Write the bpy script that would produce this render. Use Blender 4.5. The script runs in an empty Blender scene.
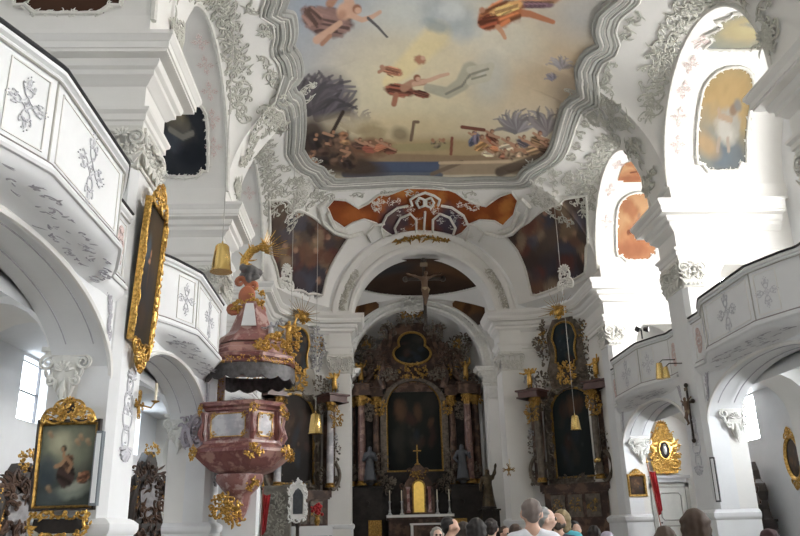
import bpy, math, random
import numpy as np
from mathutils import Vector, Matrix
SC = bpy.context.scene; COL = SC.collection
PI = math.pi; sin = math.sin; cos = math.cos; sqrt = math.sqrt
# ------------------------------------------------------------------ camera numbers
FPX, PITCH, YAW, ROLL = 765.34, .3277, .0418, -.0256
CAM = np.array([-2.41, 0, 1.5])
_cy, _sy, _cp, _sp = cos(YAW), sin(YAW), cos(PITCH), sin(PITCH)
FW = np.array([_sy*_cp, _cy*_cp, _sp]); _r0 = np.array([_cy, -_sy, 0]); _u0 = np.cross(_r0, FW)
RT = _r0*cos(ROLL)+_u0*sin(ROLL); UP = _u0*cos(ROLL)-_r0*sin(ROLL)
def ray(x, y): return FW+RT*(x-400)/FPX-UP*(y-268)/FPX
def at(x, y, X=None, Y=None, Z=None):
    """world point seen at a photo pixel on a known plane"""
    d = ray(x, y)
    t = (X-CAM[0])/d[0] if X is not None else ((Y-CAM[1])/d[1] if Y is not None else (Z-CAM[2])/d[2])
    return CAM+d*t
def pix(P):
    d = np.asarray(P, float)-CAM; z = d@FW
    return 400+FPX*(d@RT)/z, 268-FPX*(d@UP)/z

# ------------------------------------------------------------------ materials
MATS = {}
def mat(name, col, rough=.7, metal=0., var=.06, vscale=3., bump=0., bscale=30., col2=None, spec=.5, veins=None):
    if name in MATS: return MATS[name]
    m = bpy.data.materials.new(name); m.use_nodes = True; nt = m.node_tree; N = nt.nodes; L = nt.links
    b = N['Principled BSDF']; b.inputs['Roughness'].default_value = rough; b.inputs['Metallic'].default_value = metal
    b.inputs['Specular IOR Level'].default_value = spec
    tc = N.new('ShaderNodeTexCoord'); nz = N.new('ShaderNodeTexNoise'); nz.inputs['Scale'].default_value = vscale
    nz.inputs['Detail'].default_value = 5; nz.inputs['Roughness'].default_value = .6
    L.new(tc.outputs['Object'], nz.inputs['Vector'])
    cr = N.new('ShaderNodeValToRGB'); e = cr.color_ramp.elements
    e[0].position = .3; e[1].position = .7
    c2 = col2 or tuple(min(1, c*(1+var)) for c in col); c1 = col if col2 else tuple(c*(1-var) for c in col)
    e[0].color = (*c1, 1); e[1].color = (*c2, 1)
    if veins:
        e[0].position = .42; e[1].position = .58
        x = e.new(.5); x.color = (*veins, 1)
    L.new(nz.outputs['Fac'], cr.inputs['Fac']); L.new(cr.outputs['Color'], b.inputs['Base Color'])
    if bump:
        n2 = N.new('ShaderNodeTexNoise'); n2.inputs['Scale'].default_value = bscale; n2.inputs['Detail'].default_value = 3
        L.new(tc.outputs['Object'], n2.inputs['Vector'])
        bp = N.new('ShaderNodeBump'); bp.inputs['Strength'].default_value = bump; bp.inputs['Distance'].default_value = .02
        L.new(n2.outputs['Fac'], bp.inputs['Height']); L.new(bp.outputs['Normal'], b.inputs['Normal'])
    MATS[name] = m; return m
def paintmat(name, rough=.8, spec=.3):
    m = bpy.data.materials.new(name); m.use_nodes = True; nt = m.node_tree; b = nt.nodes['Principled BSDF']
    a = nt.nodes.new('ShaderNodeAttribute'); a.attribute_name = 'paint'
    nt.links.new(a.outputs['Color'], b.inputs['Base Color']); b.inputs['Roughness'].default_value = rough
    b.inputs['Specular IOR Level'].default_value = spec
    return m
PLASTER = mat('white_plaster', (.80, .79, .765), .85, var=.025, vscale=1.2, bump=.05, bscale=18, spec=.2)
PLASTER2 = mat('cool_white_plaster', (.78, .79, .80), .8, var=.03, vscale=1.5, spec=.25)
STUCCO = mat('grey_stucco', (.50, .485, .43), .85, var=.2, vscale=6, spec=.2)
STUCCOW = mat('pale_stucco', (.70, .69, .65), .85, var=.1, vscale=8, spec=.2)
STUCCOG = mat('green_grey_stucco', (.42, .425, .36), .85, var=.2, vscale=6, spec=.2)
PINK = mat('rose_stucco', (.68, .55, .53), .85, var=.1, vscale=8, spec=.2)
LILAC = mat('lilac_grey_stucco', (.47, .46, .50), .85, var=.1, vscale=8, spec=.2)
TAUPE = mat('taupe_moulding', (.30, .27, .27), .7, var=.1)
GREYMOULD = mat('grey_moulding', (.46, .45, .415), .8, var=.1, vscale=5)
BLACKRAIL = mat('black_rail', (.02, .02, .022), .5)
GOLD = mat('gilding', (.17, .085, .016), .33, 1., vscale=20, col2=(.86, .54, .16))
GOLDD = mat('dull_gilding', (.12, .065, .018), .42, .9, vscale=20, col2=(.55, .33, .09))
BRASS = mat('brass', (.72, .52, .20), .25, 1., var=.05)
REDM = mat('red_marble', (.20, .075, .065), .3, var=.3, vscale=2.5, col2=(.36, .20, .17), veins=(.16, .05, .05))
PINKM = mat('rose_marble', (.25, .115, .10), .3, vscale=3, col2=(.44, .31, .285), veins=(.22, .085, .08))
GREYM = mat('grey_marble', (.34, .34, .37), .3, vscale=2.2, col2=(.58, .57, .58), veins=(.42, .40, .43))
BROWNM = mat('brown_marble', (.045, .026, .018), .4, vscale=2.5, col2=(.12, .072, .05), veins=(.06, .034, .025), spec=.22)
DARKM = mat('dark_marble', (.013, .010, .009), .4, vscale=3, col2=(.036, .030, .026), spec=.2)
GREYBM = mat('grey_brown_marble', (.05, .040, .032), .45, vscale=5, col2=(.19, .155, .12), spec=.22)
WOOD = mat('dark_wood', (.028, .018, .013), .45, var=.3, vscale=5)
IVORY = mat('ivory', (.72, .66, .52), .6)
SKIN = mat('skin', (.52, .32, .235), .55, var=.08, vscale=9)
SILVER = mat('silvered_carving', (.55, .55, .55), .35, .8, var=.15, vscale=12)
OIL = paintmat('oil_paint', .5, .15); FRESCO = paintmat('fresco_paint', .9, .15)

# ------------------------------------------------------------------ mesh builder
class MB:
    def __init__(s): s.v = []; s.f = []; s.col = []
    def add(s, vs, fs):
        n = len(s.v); s.v += [tuple(map(float, v)) for v in vs]; s.f += [tuple(i+n for i in f) for f in fs]; return s
    def merge(s, o, M=None):
        if M is None: return s.add(o.v, o.f)
        if not o.v: return s
        A = np.array(o.v); R = np.array(M.to_3x3()); T = np.array(M.translation)
        fs = o.f if M.determinant() > 0 else [f[::-1] for f in o.f]
        return s.add((A@R.T+T).tolist(), fs)
    def box(s, x0, x1, y0, y1, z0, z1):
        return s.add([(x0,y0,z0),(x1,y0,z0),(x1,y1,z0),(x0,y1,z0),(x0,y0,z1),(x1,y0,z1),(x1,y1,z1),(x0,y1,z1)],
                     [(0,3,2,1),(4,5,6,7),(0,1,5,4),(1,2,6,5),(2,3,7,6),(3,0,4,7)])
    def prism(s, poly, a, b, axis='y'):
        """extrude a 2-D outline: axis y -> (x,z) outline, axis x -> (y,z), axis z -> (x,y)"""
        P = {'y': lambda p, t: (p[0], t, p[1]), 'x': lambda p, t: (t, p[0], p[1]), 'z': lambda p, t: (p[0], p[1], t)}[axis]
        n = len(poly); vs = [P(p, a) for p in poly]+[P(p, b) for p in poly]
        ar = sum(poly[i][0]*poly[(i+1) % n][1]-poly[(i+1) % n][0]*poly[i][1] for i in range(n))
        flip = (ar > 0) ^ (axis == 'y') ^ (b < a)
        fs = [tuple(range(n))[::-1], tuple(range(n, 2*n))]+[(i, (i+1) % n, n+(i+1) % n, n+i) for i in range(n)]
        if not flip: fs = [f[::-1] for f in fs]
        return s.add(vs, fs)
    def loft(s, rings, closed=True, caps=True):
        n = len(rings[0]); vs = [p for r in rings for p in r]; fs = []
        for i in range(len(rings)-1):
            for j in range(n if closed else n-1):
                k = (j+1) % n; fs.append((i*n+j, i*n+k, (i+1)*n+k, (i+1)*n+j))
        if caps and closed: fs += [tuple(range(n))[::-1], tuple(range((len(rings)-1)*n, len(rings)*n))]
        return s.add(vs, fs)
    def lathe(s, prof, c=(0, 0, 0), n=20, sx=1., sy=1., a0=0., a1=2*PI):
        full = abs(a1-a0-2*PI) < 1e-6; m = n if full else n+1
        rings = [[(c[0]+sx*r*cos(a0+(a1-a0)*j/n), c[1]+sy*r*sin(a0+(a1-a0)*j/n), c[2]+z) for j in range(m)] for r, z in prof]
        return s.loft(rings, full, full)
    def cyl(s, p, q, r0, r1=None, n=12): return s.tube([p, q], [r0, r0 if r1 is None else r1], n)
    def tube(s, pts, r, n=6, closed=False, flat=1.):
        P = [Vector(p) for p in pts]; m = len(P)
        R = [r]*m if np.isscalar(r) else list(r)
        up = None; rings = []
        for i in range(m):
            t = (P[(i+1) % m]-P[i-1]) if closed else (P[min(i+1, m-1)]-P[max(i-1, 0)])
            if t.length < 1e-9: t = Vector((0, 0, 1))
            t.normalize()
            if up is None:
                up = Vector((0, -1, 0)) if abs(t.y) < .9 else Vector((1, 0, 0))
            up = (up-t*up.dot(t))
            if up.length < 1e-6: up = t.orthogonal()
            up.normalize(); w = t.cross(up)
            rings.append([P[i]+(w*cos(2*PI*j/n)+up*sin(2*PI*j/n)*flat)*R[i] for j in range(n)])
        if closed: rings.append(rings[0])
        return s.loft(rings, True, not closed)
    def blob(s, c, r, nu=10, nv=7, M=None):
        rx, ry, rz = (r, r, r) if np.isscalar(r) else r
        vs = []
        for i in range(nv+1):
            a = PI*i/nv
            for j in range(nu):
                b = 2*PI*j/nu; p = Vector((rx*sin(a)*cos(b), ry*sin(a)*sin(b), rz*cos(a)))
                if M is not None: p = M@p
                vs.append((c[0]+p[0], c[1]+p[1], c[2]+p[2]))
        fs = [(i*nu+j, (i+1)*nu+j, (i+1)*nu+(j+1) % nu, i*nu+(j+1) % nu) for i in range(nv) for j in range(nu)]
        return s.add(vs, fs)
    def grid(s, fn, us, vs_):
        n = len(vs_); V = [fn(u, v) for u in us for v in vs_]
        return s.add(V, [(i*n+j, (i+1)*n+j, (i+1)*n+j+1, i*n+j+1) for i in range(len(us)-1) for j in range(n-1)])
    def ringsweep(s, path, prof, closed=False, side=1, caps=True):
        """sweep an (offset, z) profile along a plan path with mitred corners; side=+1 offsets to the right of travel"""
        m = len(path); rows = []
        for i, p in enumerate(path):
            p = np.array(p, float)
            a = np.array(path[i-1] if (closed or i > 0) else path[i], float); b = np.array(path[(i+1) % m] if (closed or i < m-1) else path[i], float)
            d1 = p-a; d2 = b-p
            if np.linalg.norm(d1) < 1e-9: d1 = d2
            if np.linalg.norm(d2) < 1e-9: d2 = d1
            d1 = d1/np.linalg.norm(d1); d2 = d2/np.linalg.norm(d2)
            n1 = np.array([d1[1], -d1[0]])*side; n2 = np.array([d2[1], -d2[0]])*side
            k = n1+n2; k = k/max(.35, k@k/2)
            if k@k > 6: k = k/np.linalg.norm(k)*sqrt(6)
            rows.append([(p[0]+k[0]*o, p[1]+k[1]*o, z) for o, z in prof])
        if closed: rows.append(rows[0])
        s.loft(rows, False, False)
        if caps and not closed:
            n = len(prof); b = len(s.v)-n; a = len(s.v)-n*len(rows)
            s.f += [tuple(range(a, a+n)), tuple(range(b, b+n))[::-1]]
        return s
    def wallsweep(s, path, prof, depth, up):
        """sweep profile (a, b) along 3-D path in a plane: a runs along the in-plane outward normal, b along 'depth' vector"""
        P = [np.array(p, float) for p in path]; D = np.array(depth, float); rows = []
        for i, p in enumerate(P):
            t = P[min(i+1, len(P)-1)]-P[max(i-1, 0)]; t = t/np.linalg.norm(t); nrm = np.cross(t, D)*up
            rows.append([tuple(p+nrm*a+D*b) for a, b in prof])
        return s.loft(rows, False, False)
    def build(s, name, m, parent=None, smooth=35, paint=None, kind=None):
        me = bpy.data.meshes.new(name); me.from_pydata(s.v, [], s.f); me.update()
        me.materials.append(m)
        if smooth:
            me.polygons.foreach_set('use_smooth', [True]*len(me.polygons)); me.set_sharp_from_angle(angle=math.radians(smooth))
        if paint is not None:
            at_ = me.color_attributes.new('paint', 'FLOAT_COLOR', 'POINT')
            c = np.ones((len(s.v), 4), np.float32); c[:, :3] = paint; at_.data.foreach_set('color', c.ravel())
        o = bpy.data.objects.new(name, me); COL.objects.link(o)
        if parent is not None: o.parent = parent
        if kind: o['kind'] = kind
        return o
def fixnormals(mb):
    import bmesh
    bm = bmesh.new(); vs = [bm.verts.new(v) for v in mb.v]
    for f in mb.f:
        try: bm.faces.new([vs[i] for i in f])
        except Exception: pass
    bmesh.ops.recalc_face_normals(bm, faces=bm.faces)
    bm.verts.index_update(); mb.f = [tuple(v.index for v in f.verts) for f in bm.faces]; bm.free(); return mb
def thing(name, label, cat, loc=(0, 0, 0), rotz=0., group=None, rot=None, scale=None):
    o = bpy.data.objects.new(name, None); COL.objects.link(o); o.location = [float(c) for c in loc]
    o.rotation_euler = rot if rot else (0, 0, rotz)
    o.empty_display_size = .2
    if scale: o.scale = (scale,)*3
    return tag(o, label, cat, group)
def tag(o, label, cat, group=None, kind=None):
    o['label'] = label; o['category'] = cat
    if group: o['group'] = group
    if kind: o['kind'] = kind
    return o
def struct(o, label=None, cat=None):
    o['kind'] = 'structure'
    if label: o['label'] = label
    if cat: o['category'] = cat
    return o
def copytree(o, parent=None):
    c = o.copy(); COL.objects.link(c)
    if parent is not None: c.parent = parent; c.matrix_parent_inverse = o.matrix_parent_inverse.copy()
    for ch in [x for x in bpy.data.objects if x.parent == o and x != c]: copytree(ch, c)
    return c
def dup(root, loc, rotz=None, label=None, group=None, scale=None):
    c = copytree(root); c.location = [float(v) for v in loc]
    if rotz is not None: c.rotation_euler = (0, 0, rotz)
    if label: c['label'] = label
    if group: c['group'] = group
    if scale: c.scale = (scale,)*3 if np.isscalar(scale) else scale
    return c
def TM(x=0, y=0, z=0, rz=0, rx=0, ry=0, s=1.):
    S = Matrix.Diagonal((s, s, s, 1)) if np.isscalar(s) else Matrix.Diagonal((*s, 1))
    return Matrix.Translation((x, y, z))@Matrix.Rotation(rz, 4, 'Z')@Matrix.Rotation(ry, 4, 'Y')@Matrix.Rotation(rx, 4, 'X')@S

# ------------------------------------------------------------------ smooth-union bodies (surface nets)
def sdf_mesh(prims, h, k=.03):
    """prims: (a, b, ra, rb) round cones / capsules; returns MB with one continuous skin"""
    A = np.array([p[0] for p in prims], float); B = np.array([p[1] for p in prims], float)
    ra = np.array([p[2] for p in prims]); rb = np.array([p[3] for p in prims]); rm = np.maximum(ra, rb)[:, None]
    lo = np.minimum(A-rm, B-rm).min(0)-2.5*h; hi = np.maximum(A+rm, B+rm).max(0)+2.5*h
    n = np.ceil((hi-lo)/h).astype(int)+1
    ax = [lo[i]+h*np.arange(n[i]) for i in range(3)]
    X, Y, Z = np.meshgrid(*ax, indexing='ij'); P = np.stack([X, Y, Z], -1)
    D = None
    for i in range(len(prims)):
        ba = B[i]-A[i]; L2 = ba@ba
        l0 = np.minimum(A[i], B[i])-rm[i]-3*k-2*h; l1 = np.maximum(A[i], B[i])+rm[i]+3*k+2*h
        i0 = np.clip(np.floor((l0-lo)/h).astype(int), 0, n-1); i1 = np.clip(np.ceil((l1-lo)/h).astype(int)+1, 1, n)
        sl = tuple(slice(i0[q], i1[q]) for q in range(3)); pa = P[sl]-A[i]
        t = np.clip(pa@ba/L2, 0, 1) if L2 > 1e-12 else np.zeros(pa.shape[:3])
        d = np.linalg.norm(pa-t[..., None]*ba, axis=-1)-(ra[i]+(rb[i]-ra[i])*t)
        if D is None: D = np.full(n, 10.)
        c = D[sl]; hh = np.maximum(k-np.abs(c-d), 0)/k
        D[sl] = np.minimum(c, d)-hh*hh*k*.25
    ins = D < 0
    c8 = [D[i:n[0]-1+i, j:n[1]-1+j, l:n[2]-1+l] for i in (0, 1) for j in (0, 1) for l in (0, 1)]
    s8 = sum((c < 0).astype(int) for c in c8); act = (s8 > 0) & (s8 < 8)
    acc = np.zeros(act.shape+(3,)); cnt = np.zeros(act.shape)
    off = [(i, j, l) for i in (0, 1) for j in (0, 1) for l in (0, 1)]
    for a in range(8):
        for b in range(a+1, 8):
            df = [abs(off[a][q]-off[b][q]) for q in range(3)]
            if sum(df) != 1: continue
            cr = (c8[a] < 0) != (c8[b] < 0); t = np.where(cr, c8[a]/np.where(cr, c8[a]-c8[b], 1), 0)
            for q in range(3): acc[..., q] += np.where(cr, off[a][q]+t*(off[b][q]-off[a][q]), 0)
            cnt += cr
    idx = -np.ones(act.shape, int); w = np.argwhere(act); idx[act] = np.arange(len(w))
    V = lo+h*(w+acc[act]/np.maximum(cnt[act], 1)[:, None])
    F = []
    for q in range(3):
        s0 = [slice(1, n[i]-1) for i in range(3)]; s0[q] = slice(0, n[q]-1); s1 = list(s0); s1[q] = slice(1, n[q])
        a = ins[tuple(s0)]; b = ins[tuple(s1)]; ch = np.argwhere(a != b)
        if not len(ch): continue
        ori = a[tuple(ch.T)]
        base = ch.copy()
        for i in range(3):
            if i != q: base[:, i] += 1
        u, v = (q+1) % 3, (q+2) % 3; q4 = []
        for du, dv in ((-1, -1), (0, -1), (0, 0), (-1, 0)):
            c = base.copy(); c[:, u] += du; c[:, v] += dv; q4.append(idx[tuple(c.T)])
        q4 = np.stack(q4, 1); q4[~ori] = q4[~ori][:, ::-1]; F += q4.tolist()
    m = MB(); m.v = [tuple(p) for p in V.tolist()]; m.f = [tuple(f) for f in F]; return m

# ------------------------------------------------------------------ rococo ornament, in a local x-z plane, front towards -y
def spiral(cx, cz, r, turns=1.25, a0=0., d=1, n=18, y=0., shrink=.22):
    return [(cx+r*(1-(1-shrink)*i/n)*cos(a0+d*2*PI*turns*i/n), y, cz+r*(1-(1-shrink)*i/n)*sin(a0+d*2*PI*turns*i/n)) for i in range(n+1)]
def cscroll(mb, p, q, bulge=.5, r=.02, n=5, curl=.28):
    """a C-scroll from p to q (x,z) with both ends curling in"""
    p = np.array(p, float); q = np.array(q, float); d = q-p; L = np.linalg.norm(d)
    if L < 1e-6: return
    u = d/L; w = np.array([-u[1], u[0]]); pts = []
    arc = [p+d*t+w*bulge*L*4*t*(1-t)*.5 for t in np.linspace(0, 1, 11)]
    R = curl*L*.5; sg = 1 if bulge > 0 else -1
    def end(c, dirv):
        out = []
        for i in range(1, 11):
            a = i/10*2*PI*.9; rr = R*(1-.75*i/10); out.append((a, rr))
        return out
    t0 = arc[0]-arc[1]; t0 = t0/np.linalg.norm(t0); n0 = np.array([t0[1], -t0[0]])*sg*-1
    t1 = arc[-1]-arc[-2]; t1 = t1/np.linalg.norm(t1); n1 = np.array([-t1[1], t1[0]])*sg*-1
    c0 = arc[0]+n0*R; c1 = arc[-1]+n1*R
    e0 = [c0-n0*rr*cos(a)+t0*rr*sin(a) for a, rr in end(0, 0)]; e1 = [c1-n1*rr*cos(a)+t1*rr*sin(a) for a, rr in end(0, 0)]
    line = e0[::-1]+arc+e1; m = len(line)
    rad = [r*(.55+.6*sin(PI*i/(m-1))) for i in range(m)]
    mb.tube([(a[0], -r*.6, a[1]) for a in line], rad, n)
def leaf(mb, p, ang, L, w, curl=.6, y=0., n=5):
    """acanthus-like leaf: flattened tapered curved tube"""
    pts = []; a = ang
    x, z = p
    for i in range(6):
        t = i/5; pts.append((x, y-.5*w*sin(PI*t), z)); a += curl/5; x += L/5*cos(a); z += L/5*sin(a)
    mb.tube(pts, [w*.35, w*.8, w, w*.8, w*.5, w*.08], n, flat=.55)
def shell(mb, c, R, n=7, a0=.25, a1=PI-.25, w=None, y=0.):
    for i in range(n):
        a = a0+(a1-a0)*i/(n-1); w_ = w or R*.16
        mb.tube([(c[0]+cos(a)*R*.15, y, c[1]+sin(a)*R*.15), (c[0]+cos(a)*R*.65, y-R*.16, c[1]+sin(a)*R*.65), (c[0]+cos(a)*R, y-R*.05, c[1]+sin(a)*R)], [w_*.4, w_, w_*.7], 6)
def crest(w, h, seed=1, dens=1., r=None, flip=False, solid=0.):
    """mirror-symmetric carved crest: wide at the foot, rising to a shell"""
    rnd = random.Random(seed); half = MB(); r = r or w*.022; sg = -1 if flip else 1
    cscroll(half, (w*.5, 0), (w*.16, h*.42), -.55, r*1.5); cscroll(half, (w*.3, h*.36), (w*.05, h*.85), -.5, r*1.3)
    cscroll(half, (w*.42, h*.02), (w*.05, h*.1), .5, r*1.2)
    for i in range(int(16*dens)):
        t = rnd.random(); z = t*h*.85; x = rnd.random()*w*.5*(1-t)**.8
        leaf(half, (x, z), rnd.uniform(-.3, 2.6), h*rnd.uniform(.14, .26), r*rnd.uniform(.9, 1.7), rnd.uniform(-1.4, 1.6), -r*rnd.uniform(0, 1.5))
    for i in range(int(6*dens)):
        t = rnd.random(); half.blob((rnd.random()*w*.45*(1-t), -r*1.2, t*h*.8), r*rnd.uniform(.8, 1.5), 6, 5)
    m = MB(); m.merge(half); m.merge(half, Matrix.Scale(-1, 4, (1, 0, 0)))
    shell(m, (0, h*.72), h*.3, 7, y=-r); m.blob((0, -r, h*.66), r*2, 8, 6)
    if solid:
        pts = [(-w*.5, 0), (-w*.34, h*.3), (-w*.15, h*.45), (0, h*.8), (w*.15, h*.45), (w*.34, h*.3), (w*.5, 0)]
        m.prism([(a*.92, b*.95) for a, b in pts], -r*.3, r*.8)
    if flip:
        o = MB(); o.merge(m, Matrix.Scale(-1, 4, (0, 0, 1))); return o
    return m
def along(path, size, seed=1, dens=1., r=None, both=True):
    """carved band following an (x,z) path"""
    rnd = random.Random(seed); m = MB(); P = [np.array(p, float) for p in path]
    seg = [np.linalg.norm(P[i+1]-P[i]) for i in range(len(P)-1)]; T = sum(seg); r = r or size*.12
    def pt(s):
        for i, L in enumerate(seg):
            if s <= L or i == len(seg)-1: u = (P[i+1]-P[i])/max(L, 1e-9); return P[i]+u*min(s, L), u
            s -= L
    s = 0; k = 0
    while s < T:
        L = size*rnd.uniform(1.3, 2.); p, u = pt(s); q, _ = pt(min(s+L, T)); w = np.array([-u[1], u[0]])
        o = rnd.uniform(-.12, .12)*size
        cscroll(m, p+w*o, q+w*o, rnd.choice((-1, 1))*rnd.uniform(.3, .55), r*rnd.uniform(.8, 1.2))
        for j in range(int(3*dens)):
            b, u2 = pt(min(T, s+L*rnd.random())); sd = rnd.choice((-1, 1)) if both else 1
            leaf(m, b+w*sd*.1*size, math.atan2(u2[1], u2[0])+sd*rnd.uniform(.3, 1.4), size*rnd.uniform(.45, .9), r*rnd.uniform(.8, 1.4), -sd*rnd.uniform(.4, 1.6), -r*.4)
        if rnd.random() < .6: m.blob((p[0], -r, p[1]), r*1.3, 6, 5)
        s += L*.86; k += 1
    return m
def relief_cross(h, seed=0, r=.014):
    m = MB(); a = h*.13; r *= .62
    m.tube([(-a, 0, 0), (-a*.4, 0, a*.4), (0, 0, a), (a*.4, 0, a*.4), (a, 0, 0), (a*.4, 0, -a*.4), (0, 0, -a), (-a*.4, 0, -a*.4)], r, 5, closed=True)
    m.tube([(-a*.4, 0, 0), (0, 0, a*.4), (a*.4, 0, 0), (0, 0, -a*.4)], r*.8, 5, closed=True); m.blob((0, 0, 0), r*1.6, 6, 5)
    for q in range(4):
        L = h*.5 if q % 2 == 0 else h*.4; t = MB()
        for s in (1, -1):
            cscroll(t, (s*.02*h, a*.9), (s*.05*h, L*.62), -s*.45, r, 5, .3); cscroll(t, (s*.03*h, L*.55), (s*.12*h, L*.72), -s*.6, r*.9, 5, .34)
            leaf(t, (s*.015*h, L*.66), PI/2-s*.5, L*.26, r*1.5, s*.9); t.blob((s*.1*h, -r, L*.52), r*1.5, 6, 5); t.blob((s*.055*h, -r, L*.93), r*1.5, 6, 5)
        leaf(t, (0, L*.7), PI/2, L*.28, r*1.6, .1); t.blob((0, -r, L*1.04), r*1.5, 6, 5)
        m.merge(t, Matrix.Rotation(q*PI/2, 4, 'Y'))
    return m
def relief_lattice(h, seed=0, r=.014):
    """the scrolled cross motif of the parapet panels, about h high, in the x-z plane centred on the origin"""
    m = MB(); a = h*.17
    for sx in (1, -1):
        for sz in (1, -1):
            cscroll(m, (sx*a*.25, sz*a*1.1), (sx*a*1.1, sz*a*.25), sx*sz*.5, r)
            leaf(m, (sx*a*.9, sz*a*.9), math.atan2(sz, sx), a*.7, r*1.2, sx*sz*.8)
    m.tube([(-a*.9, 0, 0), (0, -.005, a*.9), (a*.9, 0, 0), (0, -.005, -a*.9)], r*.8, 5, closed=True)
    for t in (-.45, 0, .45):
        m.tube([(a*(t-.4), 0, a*(t+.4)), (a*(t+.4), 0, a*(t-.4))], r*.5, 4); m.tube([(a*(t-.4), 0, a*(-t-.4)), (a*(t+.4), 0, a*(-t+.4))], r*.5, 4)
    for q in range(4):
        R = Matrix.Rotation(q*PI/2, 4, 'Y'); t = MB(); L = (h*.5-a) if q % 2 == 0 else h*.2
        cscroll(t, (-.03*h, a+L*.2), (-.01*h, a+L*.95), .5, r*.9); cscroll(t, (.03*h, a+L*.2), (.01*h, a+L*.95), -.5, r*.9)
        leaf(t, (0, a+L*.75), PI/2, L*.4, r*1.3, .2); t.blob((0, -r, a+L*.45), r*1.5, 6, 5)
        leaf(t, (.03*h, a+L*.5), .6, L*.35, r, 1.); leaf(t, (-.03*h, a+L*.5), PI-.6, L*.35, r, -1.)
        m.merge(t, R)
    return m

# ------------------------------------------------------------------ painting colours
def vnoise(x, y, seed=0):
    rs = np.random.RandomState(seed); G = rs.rand(64, 64)
    xi = np.floor(x).astype(int); yi = np.floor(y).astype(int); fx = x-xi; fy = y-yi
    fx = fx*fx*(3-2*fx); fy = fy*fy*(3-2*fy); g = lambda a, b: G[a % 64, b % 64]
    return (g(xi, yi)*(1-fx)+g(xi+1, yi)*fx)*(1-fy)+(g(xi, yi+1)*(1-fx)+g(xi+1, yi+1)*fx)*fy
def fbm(x, y, seed=0, o=4): return sum(vnoise(x*2**i, y*2**i, seed+i)/2**(i+1) for i in range(o))
def lin(c): c = np.asarray(c, float)/255; return np.where(c < .04045, c/12.92, ((c+.055)/1.055)**2.4)
class Paint:
    """brush strokes laid over arrays of coordinates x, y"""
    def __init__(s, x, y, base): s.x = x; s.y = y; s.c = np.tile(lin(base), (len(x), 1))
    def mix(s, m, col): s.c = s.c*(1-m[:, None])+lin(col)*m[:, None]
    def dot(s, cx, cy, rx, ry, col, rot=0., soft=.35, a=1., wob=0., seed=1):
        dx = s.x-cx; dy = s.y-cy; c, n = cos(rot), sin(rot); u = (dx*c+dy*n)/rx; v = (-dx*n+dy*c)/ry
        d = np.sqrt(u*u+v*v)
        if wob: d = d+wob*(fbm(s.x*3/rx, s.y*3/rx, seed)-.5)
        s.mix(np.clip((1+soft*.5-d)/soft, 0, 1)*a, col)
    def line(s, pts, w, col, a=1., soft=.5, w1=None):
        m = np.zeros(len(s.x)); k = len(pts)-1
        for i in range(k):
            p = np.array(pts[i], float); q = np.array(pts[i+1], float); d = q-p
            t = np.clip(((s.x-p[0])*d[0]+(s.y-p[1])*d[1])/max(d@d, 1e-9), 0, 1)
            ww = w+(w1-w)*(i+t)/k if w1 is not None else w
            m = np.maximum(m, np.clip((1+soft-np.hypot(s.x-p[0]-t*d[0], s.y-p[1]-t*d[1])/ww)/soft, 0, 1))
        s.mix(m*a, col)
    def drape(s, cx, cy, rx, ry, rot, col, seed=0, n=11, k=1.):
        r = random.Random(seed); c, q = cos(rot), sin(rot); P_ = lambda u, v: (cx+u*rx*c-v*ry*q, cy+u*rx*q+v*ry*c)
        s.dot(cx, cy, rx, ry, col, rot, .25, .97, .55, seed)
        for i in range(n):
            v = -.85+1.7*i/(n-1)+r.uniform(-.08, .08); m = sqrt(max(.05, 1-v*v)); b = r.uniform(-.3, .3); f = r.choice((.55, .7, 1.3, 1.45)) if i % 2 else r.choice((.6, 1.35))
            s.line([P_(-m*r.uniform(.6, .95), v), P_(-.2, v+b*.5), P_(m*r.uniform(.5, .95), v+b)], ry*r.uniform(.07, .13)*k, tuple(min(255, w*f) for w in col), .75, 1.)
    def mottle(s, sc, amt, seed=3): s.c = s.c*(1+amt*(fbm(s.x*sc, s.y*sc, seed, 5)-.5)[:, None]*2)
    def figure(s, x, y, h, robe, skin=(190, 140, 105), lean=0., seed=0):
        r = random.Random(seed); w = h*.22
        s.dot(x, y+h*.15, w, h*.42, robe, lean, .3, wob=.5, seed=seed); s.dot(x-w*.3, y+h*.1, w*.35, h*.3, tuple(min(255, c*1.35) for c in robe), lean, .8, .7)
        s.dot(x+w*.4, y+h*.25, w*.3, h*.25, tuple(c*.5 for c in robe), lean, .8, .8)
        s.dot(x-sin(-lean)*h*.3, y-h*.36, h*.09, h*.11, skin, 0, .4); s.line([(x, y-h*.15), (x+r.choice((-1, 1))*w*1.3, y-h*r.uniform(-.1, .3))], h*.045, skin)
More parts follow.
